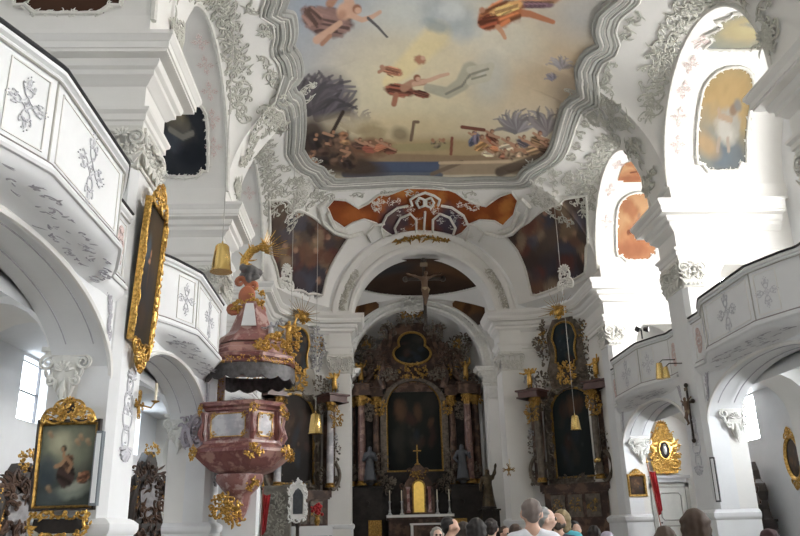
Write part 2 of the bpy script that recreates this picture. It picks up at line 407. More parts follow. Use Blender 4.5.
def paint_panel(name, parent, w, h, fn, m, nx=60, nz=80, y=0., outline=None, bulge=0., th=.02):
    """painted board in the local x-z plane centred on x, foot at z=0, with thickness; outline(u,v)->bool keeps cells"""
    us = np.linspace(0, 1, nx+1); vs = np.linspace(0, 1, nz+1); U, V = np.meshgrid(us, vs, indexing='ij'); U = U.ravel(); V = V.ravel()
    mb = MB(); mb.v = [((u-.5)*w, y, v*h) for u, v in zip(U, V)]; n = nz+1
    for i in range(nx):
        for j in range(nz):
            if outline is None or outline((i+.5)/nx, (j+.5)/nz): mb.f.append((i*n+j, (i+1)*n+j, (i+1)*n+j+1, i*n+j+1))
    P = Paint(U, 1-V, (60, 50, 40)); fn(P); col = np.clip(P.c, 0, 1)
    if outline is None:
        k = len(mb.v); mb.v += [(-w/2, y+th, 0), (w/2, y+th, 0), (w/2, y+th, h), (-w/2, y+th, h)]
        c = [0, nx*n, nx*n+nz, nz]
        mb.f += [(k+1, k, k+3, k+2), (c[0], k, k+1, c[1]), (c[1], k+1, k+2, c[2]), (c[2], k+2, k+3, c[3]), (c[3], k+3, k, c[0])]
        col = np.vstack([col, np.tile([.03, .02, .015], (4, 1))])
    return mb.build(name, m, parent, smooth=0, paint=col)
# ================================================================== architecture
Z0, WV, RV = 10.7, 6.6, 5.2
BAYS = [25.28, 17.57, 9.59, 1.61, -6.37]; HW = {25.28: 3.07}
PIERS = [21.56, 13.58, 5.60, -2.38]
YB, YE = -10.4, 33.
def hw(yc): return HW.get(yc, 3.18)
def plan_x(Y):
    """nave half width east of the last wall pier, following the concave wall"""
    if Y <= 29.6: return 6.8
    return 4.1+2.7*sqrt(max(0, 1-((Y-29.6)/3.4)**2))
def edge(Y):
    """height of the vault's springing line: it rises over each lateral arch"""
    for yc in BAYS:
        h = hw(yc)
        if abs(Y-yc) < h: return Z0+.3+3.35*sqrt(1-((Y-yc)/h)**2)
    return Z0
def vsec(Y):
    if Y <= 28.3: e = edge(Y); return WV, e, 16.-e
    t = min(1, (Y-28.3)/4.7); e = (1-cos(PI*t))/2; e2 = t*t
    w = min(6.6*(1-e2)+4.25*e2, plan_x(Y)+.1) if Y < 32.9 else 4.25
    return max(w, 4.25), Z0, 5.3+(3.85-5.3)*e
def vz(x, Y):
    w, e, r = vsec(Y); q = sqrt(max(0, 1-(x/w)**2)); return Z0+(r+e-Z0)*q+(e-Z0)*(1-q)**1.5
def vhit(px, py):
    """point of the nave vault on the line of sight"""
    d = ray(px, py); lo, hi = 8., 90.
    f = lambda t: (CAM[2]+t*d[2])-vz(min(6.59, max(-6.59, CAM[0]+t*d[0])), CAM[1]+t*d[1])
    for i in range(50):
        m = (lo+hi)/2
        if f(m) > 0: hi = m
        else: lo = m
    P = CAM+d*lo; return P
def vpt(x, Y, off=0.):
    """point on the vault, moved off inwards along its normal"""
    w = vsec(Y)[0]; x = max(-w*.995, min(w*.995, x)); d = .03
    zx = (vz(x+d, Y)-vz(x-d, Y))/(2*d); zy = (vz(x, Y+d)-vz(x, Y-d))/(2*d)
    n = Vector((zx, zy, -1)).normalized()
    return Vector((x, Y, vz(x, Y)))+n*off, n

# ---- floor
m = MB(); m.box(-11, 11, YB-.3, 44, -.2, 0)
FLOOR = mat('stone_floor', (.30, .28, .25), .5, var=.15, vscale=2)
struct(m.build('floor', FLOOR, smooth=0))
# ---- nave vault
def ycols():
    ys = set()
    for yc in BAYS:
        h = hw(yc)
        for i in range(25): ys.add(round(yc-h*cos(PI*i/24), 4))
    ys |= {YB, 28.36, 28.7}
    for i in range(29): ys.add(round(28.8+4.2*i/28, 4))
    return sorted(y for y in ys if y <= YE)
m = MB(); YC = ycols(); NA = 56; rows = []
for Y in YC:
    w, e, r = vsec(Y)
    rows.append([(w*cos(PI*i/NA), Y, vz(w*cos(PI*i/NA), Y)) for i in range(NA+1)])
    if e <= Z0+.01: rows[-1] = [(w+.6, Y, Z0-.02)]+rows[-1][1:-1]+[(-w-.6, Y, Z0-.02)]
m.loft(rows, False, False)
ceiling = struct(m.build('ceiling', PLASTER, smooth=40))
# lateral barrels over the galleries
for yc in BAYS:
    h = hw(yc)
    for s in (1, -1):
        m = MB(); rr = []
        for i in range(33):
            a = PI*i/32; Y = yc-h*cos(a); z = Z0+.3+3.35*sin(a); xe = WV
            rr.append([(s*xe, Y, z), (s*(xe+.6*(10.3-xe)), Y, z), (s*10.35, Y, z)])
        m.loft(rr, False, False); o = m.build('gallery_vault', PLASTER, ceiling, smooth=40)
# ribs' moulded edge round each lateral opening
for yc in BAYS[:3]:
    h = hw(yc)
    for s in (1, -1):
        m = MB(); pts = []
        for i in range(41):
            a = PI*i/40; Y = yc-(h-.02)*cos(a); z = Z0+.3+3.35*sin(a); x = WV; pts.append((s*(x-.02), Y, z))
        m.tube(pts, .07, 6); m.build('arch_edge_moulding', STUCCOW, ceiling)

# ---- outer walls with window openings
def holed(m, x0, x1, y0, y1, z0, z1, holes):
    ys = sorted({y0, y1}|{v for h in holes for v in h[:2]}); zs = sorted({z0, z1}|{v for h in holes for v in h[2:]})
    for a, b in zip(ys, ys[1:]):
        for c, d in zip(zs, zs[1:]):
            if any(h[0]-1e-6 <= a and b <= h[1]+1e-6 and h[2]-1e-6 <= c and d <= h[3]+1e-6 for h in holes): continue
            m.box(x0, x1, a, b, c, d)
UPW = [(yc-1.35, yc+1.35, 7.2, 12.0) for yc in BAYS]
LOW = [(yc-.35, yc+1.1, 4.0, 5.4) for yc in BAYS]
def emit(name, col, st):
    m = bpy.data.materials.new(name); m.use_nodes = True; nt = m.node_tree; nt.nodes.clear()
    e = nt.nodes.new('ShaderNodeEmission'); e.inputs[0].default_value = (*col, 1); e.inputs[1].default_value = st
    o = nt.nodes.new('ShaderNodeOutputMaterial'); nt.links.new(e.outputs[0], o.inputs[0]); return m
LITE = {'RU': emit('daylit_glass_south', (1., .985, .96), 34), 'LU': emit('daylit_glass_north', (.86, .93, 1.), 1.8),
        'LL': emit('daylit_glass_low_north', (.82, .91, 1.), 10), 'RL': emit('daylit_glass_low_south', (.94, .97, 1.), 110),
        'CHL': emit('daylit_chancel_glass_north', (.97, .97, 1.), 5.5), 'CH': emit('daylit_chancel_glass', (1., .96, .9), 1.6), 'RE': emit('added_west_glow_glass', (.97, .98, 1.), 1.4)}
FRAMEM = mat('window_bars', (.12, .12, .13), .5)
WN = [0]
def window(s, X, y0, y1, z0, z1, key, nb=3, nz=5):
    WN[0] += 1
    root = bpy.data.objects.new('window_%d' % WN[0], None); COL.objects.link(root); root.location = (s*X, (y0+y1)/2, z0); struct(root)
    a, b, H = -(y1-y0)/2, (y1-y0)/2, z1-z0
    m = MB(); m.box(-.02, .02, a, b, 0, H); m.build('window_pane', LITE[key], root, smooth=0)
    m = MB(); q = -s*.06
    for i in range(nb+1): y = a+(b-a)*i/nb; m.box(q-.03, q+.03, y-.03, y+.03, 0, H)
    for i in range(nz+1): z = H*i/nz; m.box(q-.03, q+.03, a, b, z-.02, z+.02)
    m.build('window_frame', FRAMEM, root, smooth=0)
    return root
for s, nm in ((1, 'right'), (-1, 'left')):
    m = MB(); X = (10.2, 10.75); x0, x1 = (X if s > 0 else (-10.75, -10.2))
    holed(m, x0, x1, YB, 30.2, 0, 15, UPW+LOW)
    struct(m.build('wall_'+nm, PLASTER2, smooth=0))
    for i, (a, b, c, d) in enumerate(UPW): window(s, 10.5, a, b, c, d, 'RU' if s > 0 else 'LU')
    for i, (a, b, c, d) in enumerate(LOW): window(s, 10.5, a, b, c, d, 'RL' if s > 0 else 'LL', 1, 2)

# ---- wall piers
ENT = [(0, 8.72), (.04, 8.72), (.04, 8.86), (.08, 8.88), (.08, 9.0), (.14, 9.06), (.15, 9.12), (.02, 9.14), (.02, 9.62), (.06, 9.64), (.12, 9.72), (.2, 9.78), (.2, 9.88), (.28, 9.92), (.31, 10.02),
       (.31, 10.06), (.5, 10.08), (.5, 10.14), (.53, 10.15), (.53, 10.28), (.56, 10.3), (.6, 10.38), (.62, 10.4), (.62, 10.48), (.05, 10.56), (0, 10.72)]
BASE = [(0, 0), (.13, 0), (.13, .5), (.07, .56), (.07, 1.5), (.11, 1.54), (.13, 1.6), (.13, 1.68), (.06, 1.74), (0, 1.77)]
def capital(w, h, seed=3):
    """composite capital face in the local x-z plane: two volutes, acanthus, festoon; foot at z=0"""
    m = MB(); r = .03
    m.box(-w/2-.06, w/2+.06, -.10, .02, h-.1, h); m.tube([(-w/2, -.02, .02), (w/2, -.02, .02)], .035, 6)
    for sg in (1, -1):
        m.tube(spiral(sg*(w/2-.05), h-.24, .15, 1.6, PI/2, -sg, 26, -.1), [.035*(1-.5*i/26) for i in range(27)], 6)
        m.blob((sg*(w/2-.05), -.11, h-.24), .045, 8, 6)
        m.tube([(0, -.08, h-.16), (sg*w*.25, -.12, h-.13), (sg*(w/2-.05), -.1, h-.09)], .035, 6)
    for row, (n, L, z) in enumerate(((5, h*.5, .05), (4, h*.55, .2))):
        for i in range(n):
            x = (i-(n-1)/2)*w/n
            for k in (-1, 0, 1): leaf(m, (x+k*.02, z), PI/2+k*.35, L*(1-.2*abs(k)), .05, k*.6, -.04*(2-row))
            m.blob((x, -.13, z+L*.86), (.05, .04, .03), 7, 5)
    shell(m, (0, h-.2), .17, 5, y=-.1)
    for sg in (1, -1):
        pts = [(sg*(w/2)*t, -.13, h*.42-.12*sin(PI*t)) for t in np.linspace(0, 1, 7)]
        for p in pts: m.blob(p, .035, 6, 5)
    return m
CAPF = capital(1.2, .82); CAPS = capital(.62, .82)
def corbel(w=.62, h=.78, seed=5):
    o = MB(); o.box(-w*.5, w*.5, -.13, .05, h-.04, h+.04); o.box(-w*.62, w*.62, -.18, .05, h+.04, h+.12)
    o.loft([[(sx*w*f, y*d-.0, h*t) for sx, y in ((-.5, .05), (-.42, -.1), (0, -.15), (.42, -.1), (.5, .05))] for f, d, t in ((.2, .3, .0), (.5, .7, .25), (.7, .9, .55), (.85, 1, .95))])
    for s in (1, -1):
        o.tube(spiral(s*w*.48, h*.82, .13, 1.5, PI/2, -s, 24, -.1), [.035*(1-.5*i/24) for i in range(25)], 6); o.tube(spiral(s*w*.3, h*.42, .09, 1.3, PI/2, -s, 18, -.12), .026, 6)
        for i in range(4): leaf(o, (s*w*(.08+.1*i), h*(.08+.13*i)), PI/2-s*(.2+.2*i), h*.32, .04, s*.9, -.1)
    leaf(o, (0, 0), PI/2, h*.5, .06, .1, -.12); shell(o, (0, h*.62), .18, 7, y=-.14); leaf(o, (0, h*.1), -PI/2, h*.3, .045, .2, -.05)
    return o
CORB = corbel()
def pierside(s): return Matrix.Scale(-1, 4, (1, 0, 0)) if s < 0 else Matrix.Identity(4)
def arc_pts(x0, x1, zs, zt, n=12):
    c = (x0+x1)/2; a = (x1-x0)/2
    return [(c-a*cos(PI*i/n), zs+(zt-zs)*sin(PI*i/n)) for i in range(n+1)]
def wallpier(yc, s, last=False):
    th = .66; ya, yb = yc-th, yc+th
    root = bpy.data.objects.new('wall_pier', None); COL.objects.link(root); struct(root); S = pierside(s)
    def put(m, name, mt, smooth=35): o = MB(); o.merge(m, S); return o.build(name, mt, root, smooth)
    m = MB()
    low = [(6.86, 0), (6.86, 5.5), (10.3, 5.5), (10.3, 0), (9.85, 0)]+arc_pts(7.8, 9.85, 4.1, 5.35)[::-1]+[(7.8, 0)]
    m.prism(low, ya, yb)
    up = [(6.86, 5.5), (6.86, 10.75), (10.3, 10.75), (10.3, 5.5), (9.6, 5.5)]+arc_pts(7.75, 9.6, 7.9, 8.95)[::-1]+[(7.75, 5.5)]
    m.prism(up, ya, yb); m.box(6.62, 10.3, ya-.2, yb+.2, 10.6, 11.1); put(m, 'pier_wall', PLASTER, 30)
    m = MB(); m.prism([(6.66, ya+.11), (6.79, ya-.02), (7.3, ya-.02), (7.3, yb+.02), (6.79, yb+.02), (6.66, yb-.11)], 1.1, 8.0, 'z'); put(m, 'pilaster', PLASTER2, 0)
    pl = [(9.85, ya), (6.66, ya), (6.66, yb), (9.85, yb)]
    m = MB(); m.ringsweep(pl, ENT, side=-1); m.box(6.66, 9.9, ya-.012, yb+.012, 8.6, 10.72); fixnormals(m); put(m, 'entablature', PLASTER, 30)
    m = MB(); m.ringsweep([(7.8, ya), (6.66, ya), (6.66, yb), (7.8, yb)], BASE, side=-1); m.box(6.67, 7.805, ya-.012, yb+.012, 0, 1.74); fixnormals(m); put(m, 'pier_base', PLASTER2, 30)
    m = MB(); m.box(6.68, 7.3, ya+.02, yb-.02, 7.9, 8.75)
    m.merge(CAPF, TM(6.66, yc, 7.92, rz=-PI/2)); m.merge(CAPS, TM(6.98, ya, 7.92)); m.merge(CAPS, TM(6.98, yb, 7.92, rz=PI)); put(m, 'capital', STUCCOW, 40)
    m = MB(); m.merge(CORB, TM(7.52, ya, 3.62)); m.merge(CORB, TM(7.52, yb, 3.62, rz=PI)); put(m, 'corbel', STUCCOW, 40)
    # stucco hangings on the nave face
    m = MB(); q = crest(.4, .7, 11, .4, r=.009); m.merge(q, TM(6.655, yc, 3.6, rz=-PI/2)); m.merge(crest(.4, .9, 12, .4, r=.009, flip=True), TM(6.655, yc, 3.6, rz=-PI/2)); put(m, 'stucco_drop', mat('pale_lilac_stucco', (.60, .60, .635), .85, var=.06, vscale=8, spec=.2))
    return root
for yc in PIERS:
    for s in (1, -1):
        if s > 0 and yc < 5: pass
        wallpier(yc, s)
# ---- arcade below the galleries, gallery floors
for yc in BAYS:
    a, b = yc-3.36, yc+3.36
    if yc == BAYS[0]: a, b = 22.2, 28.4
    c = (a+b)/2; h = (b-a)/2
    for s in (1, -1):
        S = pierside(s); root = bpy.data.objects.new('wall_arcade', None); COL.objects.link(root); struct(root)
        def put(m, name, mt, smooth=35): o = MB(); o.merge(m, S); return o.build(name, mt, root, smooth)
        ell = [(c-h*cos(PI*i/28), 4.0+1.28*sin(PI*i/28)) for i in range(29)]
        m = MB(); m.prism([(a, 5.5), (a, 4.0)]+ell[1:-1]+[(b, 4.0), (b, 5.5)], 6.82, 7.75, 'x'); put(m, 'arcade_arch', PLASTER2, 30)
        m = MB()
        m.loft([[(x, y, z) for y in (a-.7, b+.7)] for x, z in ((7.76, 4.9), (7.8, 5.1), (7.95, 5.3), (8.2, 5.42), (8.6, 5.47), (10.3, 5.47))], False, False); put(m, 'arcade_vault', PLASTER2, 40)
        m = MB(); m.box(6.84, 10.3, a, b, 5.5, 5.6); put(m, 'gallery_floor', PLASTER, 0)
        m = MB()
        m.tube([(6.8, y, z) for y, z in ell], .05, 6); put(m, 'arch_rim', PLASTER, 40)
        m = MB()
        for x, f in ((7.0, .985), (7.45, .985)):
            m.tube([(x, c+(y-c)*f, z-.035) for y, z in ell[4:-4]], .012, 5)
        put(m, 'arch_line', LILAC)
        m = MB()
        for q, sg in ((a+.42, 1), (b-.42, -1)):
            for i in range(9):
                rnd = random.Random(i+7); zz = 4.5+.95*i/9; yy = q+sg*(-.2+.1*rnd.random()+max(0, zz-4.7)**2*.6)
                t = MB(); leaf(t, (0, 0), PI/2+rnd.uniform(-.8, .8), .22, .028, rnd.uniform(-1, 1)); cscroll(t, (0, 0), (.05, .2), rnd.choice((-.5, .5)), .012)
                m.merge(t, TM(6.8, yy, zz, rz=-PI/2))
        put(m, 'spandrel_stucco', LILAC)
# ---- east end: concave walls, chancel arch
def conc(n=22, x1=3.3):
    P = [(6.8, 28.38), (6.8, 29.4)]
    for i in range(n+1):
        a = PI/2*i/n; P.append((4.1+2.7*cos(a), 29.6+3.4*sin(a)))
    return P+[(x1, 33.)]
for s, nm in ((1, 'right'), (-1, 'left')):
    S = pierside(s); root = bpy.data.objects.new('wall_east_'+nm, None); COL.objects.link(root); struct(root)
    def put(m, name, mt, smooth=35): o = MB(); o.merge(m, S); return o.build(name, mt, root, smooth)
    P = conc(); m = MB(); m.loft([[(x, y, 0), (x, y, 10.75)] for x, y in P], False, False); put(m, 'concave_wall', PLASTER, 40)
    # the last wall pier, closed by the door wall in the bay
    m = MB(); low = [(6.82, 0), (6.82, 5.5), (10.3, 5.5), (10.3, 0), (9.9, 0)]+arc_pts(7.55, 9.9, 4.3, 5.42)[::-1]+[(7.55, 0)]
    m.prism(low, 28.36, 29.4)
    up = [(6.82, 5.5), (6.82, 10.75), (10.3, 10.75), (10.3, 5.5), (9.6, 5.5)]+arc_pts(7.75, 9.6, 7.9, 8.95)[::-1]+[(7.75, 5.5)]
    m.prism(up, 28.36, 29.4); m.box(6.62, 10.3, 28.15, 29.4, 10.6, 11.1); m.box(7, 10.3, 29.4, 29.6, 0, 5.2); m.box(6.9, 10.3, 30.1, 30.3, 5.2, 13); put(m, 'pier_wall', PLASTER, 30)
    m = MB(); m.prism([(6.66, 28.48), (6.79, 28.33), (7.3, 28.33), (7.3, 29.3), (6.66, 29.3)], 0, 8.0, 'z'); put(m, 'pilaster', PLASTER2, 0)
    m = MB(); m.ringsweep([(9.85, 28.36), (6.66, 28.36)]+[(min(x, 6.66), y) for x, y in conc()[1:]]+[(3.3, 34.3)], ENT, side=-1); put(fixnormals(m), 'entablature', PLASTER, 40)
    m = MB(); m.ringsweep([(7.55, 28.36), (6.66, 28.36)]+[(min(x, 6.66), y) for x, y in conc()[1:]]+[(3.3, 34.3)], BASE, side=-1); put(fixnormals(m), 'wall_base', PLASTER2, 40)
    m = MB(); m.box(3.3, 4.25, 32.9, 34.3, 0, 10.72); m.box(3.33, 4.8, 33.05, 34.28, 0, 10.7); put(m, 'chancel_pier', PLASTER, 0)
    m = MB(); m.merge(CAPF, TM(3.78, 32.9, 7.92, s=(.8, 1, 1))); m.merge(CAPF, TM(3.3, 33.6, 7.92, rz=-PI/2)); m.merge(CAPS, TM(6.98, 28.36, 7.92)); m.merge(CAPS, TM(6.66, 28.85, 7.92, rz=-PI/2)); put(m, 'capital', STUCCOW, 40)
    m = MB(); m.merge(CORB, TM(7.4, 28.36, 3.62)); put(m, 'corbel', STUCCOW, 40)
    for q_ in (284, ):
        p = at(286, 287, Z=10.56) if s < 0 else at(566, 287, Z=10.56)
        m = MB(); m.merge(crest(.7, 1.0, 14, 1.3, r=.03), TM(abs(p[0]), p[1], 10.5, rz=-.9)); put(m, 'stucco_finial', STUCCOW, 40)
# chancel arch
root = bpy.data.objects.new('wall_chancel_arch', None); COL.objects.link(root); struct(root)
R0, ZC = 3.2, 10.3
arc = lambda R, n=48: [(-R*cos(PI*i/n), sin(PI*i/n)*R) for i in range(n+1)]
m = MB(); prof = [(0, 1.3), (0, 0), (.06, -.06), (.2, -.06), (.24, 0), (.62, 0), (.66, -.07), (.78, -.12), (.9, -.12), (.98, -.04), (1.0, 0), (1.0, .6)]
rows = []
for i in range(49):
    a = PI*i/48; rows.append([(-(R0+o)*cos(a), 33+d, ZC+(R0+o)*sin(a)*1.03) for o, d in prof])
m.loft(rows, False, False); m.build('chancel_arch', PLASTER, root, smooth=30)
# wall above and beside the arch up to the vault
m = MB(); rows = []
for i in range(49):
    a = PI*i/48; rows.append([(-(R0+.9)*cos(a), 33.02, ZC+(R0+.9)*sin(a)*1.03), (-4.8*cos(a), 33.05, ZC+max(.3, 5.6*sin(a)))])
m.loft(rows, False, False); m.build('arch_wall', PLASTER, root, smooth=0)
# chancel
def cz(x, Y): return 13.65-.045*x*x-.05*(Y-35.5)**2
root = bpy.data.objects.new('wall_chancel', None); COL.objects.link(root); struct(root)
m = MB()
for s in (1, -1):
    t = MB(); x0, x1 = 4.6, 5.0; holed(t, x0, x1, 34.3, 39, 0, 13.2, [(35.3, 37.6, 5.2, 10.6)]); m.merge(t, pierside(s))
m.build('chancel_side_wall', PLASTER, root, smooth=0)
for s in (1, -1): window(s, 4.85, 35.3, 37.6, 5.2, 10.6, 'CH' if s > 0 else 'CHL')
m = MB(); m.grid(lambda u, v: (u, v, cz(u, v)), list(np.linspace(-4.9, 4.9, 31)), list(np.linspace(33.6, 39.3, 25))); m.build('chancel_vault', PLASTER, root)
# apse arch wall at Y = 39 with its piers
arcA = [(-3.4*cos(PI*i/32), 9.3+3.25*sin(PI*i/32)) for i in range(33)]
m = MB(); m.prism([(-5, 0), (-3.4, 0)]+arcA+[(3.4, 0), (5, 0), (5, 14.4), (-5, 14.4)], 39, 39.5); m.build('apse_wall', PLASTER, root, smooth=30)
m = MB()
rows = [[(-(3.4+o)*cos(PI*i/32), 39+d, 9.3+(3.25+o*.72)*sin(PI*i/32)) for o, d in ((-.02, .3), (-.02, -.1), (.1, -.16), (.2, -.1), (.42, -.1), (.5, -.18), (.62, -.14), (.66, 0))] for i in range(33)]
m.loft(rows, False, False); m.build('apse_arch_moulding', STUCCOW, root)
ENT2 = [(o*.75, 8.3+(z-8.72)*.55) for o, z in ENT]
for s in (1, -1):
    m = MB(); m.ringsweep([(4.6, 39), (3.4, 39), (3.4, 42)], ENT2, side=-1); t = MB(); t.merge(fixnormals(m), pierside(s)); t.build('apse_cornice', STUCCOW, root)
    m = MB(); m.box(3.5, 4.4, 38.85, 39.05, 0, 7.6); m.merge(CAPF, TM(3.95, 38.9, 7.6, s=(.7, 1, .8))); t = MB(); t.merge(m, pierside(s)); t.build('apse_pilaster', PLASTER, root)
m = MB(); n = 24
rows = [[(-3.6*cos(PI*i/n), 39.4+2.9*sin(PI*i/n), z) for i in range(n+1)] for z in (0, 4.7, 9.4)]
for k in range(1, 9):
    a = PI/2*k/8; rows.append([(-3.6*cos(PI*i/n)*cos(a), 39.4+2.9*sin(PI*i/n)*cos(a), 9.4+3.6*sin(a)) for i in range(n+1)])
m.loft(rows, False, False); m.build('apse_shell', PLASTER, root)
# west wall behind the camera; its unseen glowing window is added as rear light
m = MB(); m.box(-11, 11, YB-.4, YB, 0, 7); m.box(-11, -4, YB-.4, YB, 7, 16.2); m.box(4, 11, YB-.4, YB, 7, 16.2); m.box(-4, 4, YB-.4, YB, 13, 16.4)
struct(m.build('wall_back', PLASTER, smooth=0))
WN[0] += 1; root = bpy.data.objects.new('window_%d' % WN[0], None); COL.objects.link(root); root.location = (0, YB-.2, 7); struct(root)
m = MB(); m.box(-4, 4, -.02, .02, 0, 6); m.build('window_pane', LITE['RE'], root, smooth=0)
m = MB()
for i in range(9): m.box(-4.03+i, -3.97+i, .03, .1, 0, 6)
for i in range(7): m.box(-4, 4, .03, .1, i-.03, i+.03)
m.build('window_frame', FRAMEM, root, smooth=0)
# ---- camera, world
cd = bpy.data.cameras.new('camera'); co = bpy.data.objects.new('camera', cd); COL.objects.link(co)
cd.sensor_width = 36; cd.lens = FPX*36/800; cd.sensor_fit = 'HORIZONTAL'; cd.clip_end = 200
co.matrix_world = Matrix(((RT[0], UP[0], -FW[0], CAM[0]), (RT[1], UP[1], -FW[1], CAM[1]), (RT[2], UP[2], -FW[2], CAM[2]), (0, 0, 0, 1)))
SC.camera = co
wd = bpy.data.worlds.new('world'); SC.world = wd; wd.use_nodes = True
wd.node_tree.nodes['Background'].inputs[0].default_value = (.75, .85, 1, 1); wd.node_tree.nodes['Background'].inputs[1].default_value = 1.
SC.view_settings.view_transform = 'Standard'; SC.view_settings.look = 'None'; SC.view_settings.gamma = 1; SC.view_settings.use_curve_mapping = False
SC.view_settings.exposure = -.42
SC.cycles.max_bounces = 8; SC.cycles.diffuse_bounces = 6; SC.cycles.use_denoising = True
SC.cycles.sample_clamp_indirect = 6
# ================================================================== balconies
LILACP = mat('pale_lilac_stucco', (.60, .60, .635), .85, var=.06, vscale=8, spec=.2)
BAND = mat('light_grey_green_stucco', (.50, .495, .445), .85, var=.18, vscale=5, spec=.2)
REL = relief_cross(1.2, r=.016); REL2 = relief_cross(.78, r=.014)
def small_relief(h=.8):
    m = MB(); t = crest(.3, h*.5, 21, .7, r=.013); m.merge(t); m.merge(crest(.3, h*.5, 21, .7, r=.013, flip=True))
    return m
RELS = small_relief()
def balcony(yc, s, label, half=3.34):
    """bulging parapet; local frame: origin on the arcade face at gallery floor, +x to the right of the viewer's nave"""
    root = thing('balcony', label, 'balcony', (s*6.8, yc, 5.6), group='white gallery balconies')
    S = pierside(s)@Matrix.Diagonal((.88, 1, .875, 1))
    # plan in local x (towards nave negative for the right side), y
    hp = [(-.07, half), (-.07, 2.62), (-.11, 2.47), (-.21, 2.33), (-.29, 2.18), (-.36, 2.02), (-.5, 1.7), (-.66, 1.32), (-.68, 1.25)]
    P = [(x, -y) for x, y in hp]+[(x, y) for x, y in hp[::-1]]     # y from -half to +half
    def put(m, name, mt, smooth=35, par=root): o = MB(); o.merge(m, S); return o.build(name, mt, par, smooth)
    def sweep(prof, name, mt, par=root): m = MB(); m.ringsweep(P, prof, side=-1); return put(fixnormals(m), name, mt, 35, par)
    par = sweep([(-.12, .0), (0, .0), (0, 1.42), (-.12, 1.42)], 'parapet', PLASTER2)
    sweep([(-.15, 1.38), (.03, 1.38), (.05, 1.41), (.03, 1.44), (.09, 1.47), (.09, 1.53), (.05, 1.56), (-.15, 1.56)], 'parapet_cap', PLASTER2)
    sweep([(-.06, 1.56), (.1, 1.56), (.115, 1.58), (.1, 1.605), (-.06, 1.605)], 'handrail', BLACKRAIL)
    sweep([(-.1, -.06), (.1, -.06), (.12, -.02), (.1, .03), (.05, .05), (.04, .1), (-.1, .1)], 'base_moulding', PLASTER2)
    sweep([(.03, .085), (.062, .1), (.03, .125)], 'moulding_line', TAUPE)
    sweep([(.02, 1.36), (.05, 1.375), (.02, 1.39)], 'moulding_line', GREYMOULD)
    # slab with a coved underside running back to the arcade wall
    m = MB(); Q = [(x-.06, y) for x, y in P]
    rows = []
    for f, z in ((1, -.05), (.93, -.13), (.8, -.2), (.5, -.27), (.2, -.34), (0, -.42)):
        rows.append([(.06+(x-.06)*f, y*(1-.03*(1-f)), z) for x, y in Q])
    m.loft(rows, False, False); m.loft([[(x, y, -.03) for x, y in P], [(.06, y, -.03) for x, y in P]], False, False); slab = put(m, 'slab', STUCCOW if False else PLASTER2, 40)
    rnd = random.Random(int(yc*10)+s); t = MB()
    for k in range(40):
        y = rnd.uniform(-2.0, 2.0); f = rnd.uniform(.2, .8); xp = np.interp(abs(y), [0, 1.25, 1.7, 2.02, 2.33, 2.5], [-.68, -.68, -.5, -.36, -.21, -.1]); xx = .06+(xp-.12)*f; zz = np.interp(f, [0, .2, .5, .8, .93, 1], [-.42, -.34, -.27, -.2, -.13, -.05])-.01
        q = MB(); 
        if rnd.random() < .5: cscroll(q, (-.15, 0), (rnd.uniform(.1, .25), 0), rnd.choice((-.6, .6)), .022)
        for j in range(3): leaf(q, (rnd.uniform(-.1, .2), 0), rnd.uniform(0, 6.3), rnd.uniform(.12, .24), .03, rnd.uniform(-1.5, 1.5))
        t.merge(q, Matrix.Translation((xx, y, zz))@Matrix.Rotation(-.25, 4, 'Y')@Matrix.Rotation(PI/2, 4, 'X')@Matrix.Rotation(rnd.uniform(0, 6.3), 4, 'Y')@Matrix.Diagonal((.8, .3, .8, 1)))
    put(t, 'stucco_foliage', LILAC, 40, slab)
    # panel lines and relief crosses
    for y0, x0 in ((-2.55, -.08), (2.55, -.08), (-1.28, -.68), (1.28, -.68)): ln = MB(); ln.box(x0-.012, x0+.02, y0-.012, y0+.012, .12, 1.36); put(ln, 'panel_line', GREYMOULD, 0, par)
    for (xa, ya_), (xb, yb_), kind in (((-.68, -1.18), (-.68, 1.18), 0), ((-.36, -2.02), (-.66, -1.34), 1), ((-.66, 1.34), (-.36, 2.02), 1), ((-.07, -3.3), (-.07, -2.6), 2), ((-.07, 2.6), (-.07, 3.3), 2)):
        an = math.atan2(yb_-ya_, xb-xa); cx_, cy_ = (xa+xb)/2, (ya_+yb_)/2
        src = [REL, REL2, RELS][kind]; L = math.hypot(xb-xa, yb_-ya_)
        fr = MB(); w_, e_ = L/2-.06, .02
        for a, b, c, d in ((-w_, w_, .2, .22), (-w_, w_, 1.26, 1.28), (-w_, -w_+.02, .2, 1.28), (w_-.02, w_, .2, 1.28)): fr.box(a, b, -.018, .02, c, d)
        M = TM(cx_, cy_, 0, rz=an+PI)
        q = MB(); q.merge(fr, M); put(q, 'panel_border', PLASTER, 0, par)
        for off in ((-.55, .55) if kind == 0 and False else (0,)):
            q = MB(); q.merge(src, M@TM(off, -.01, .74)); put(q, 'relief', PINK if kind == 2 else LILACP, 40, par)
    return root
balcony(9.59, -1, 'white balcony nearest the viewer, bulging out at the upper left before the first pier')
balcony(17.57, -1, 'white bulging balcony between the tall gilded painting and the pulpit canopy')
balcony(25.3, -1, 'white balcony seen between pulpit canopy and pulpit basket, mostly hidden', 3.1)
balcony(17.57, 1, 'white bulging balcony at the right edge, above the gilded oval picture', 3.34)
balcony(25.3, 1, 'white balcony on the right with the black floodlight on its rail', 3.1)

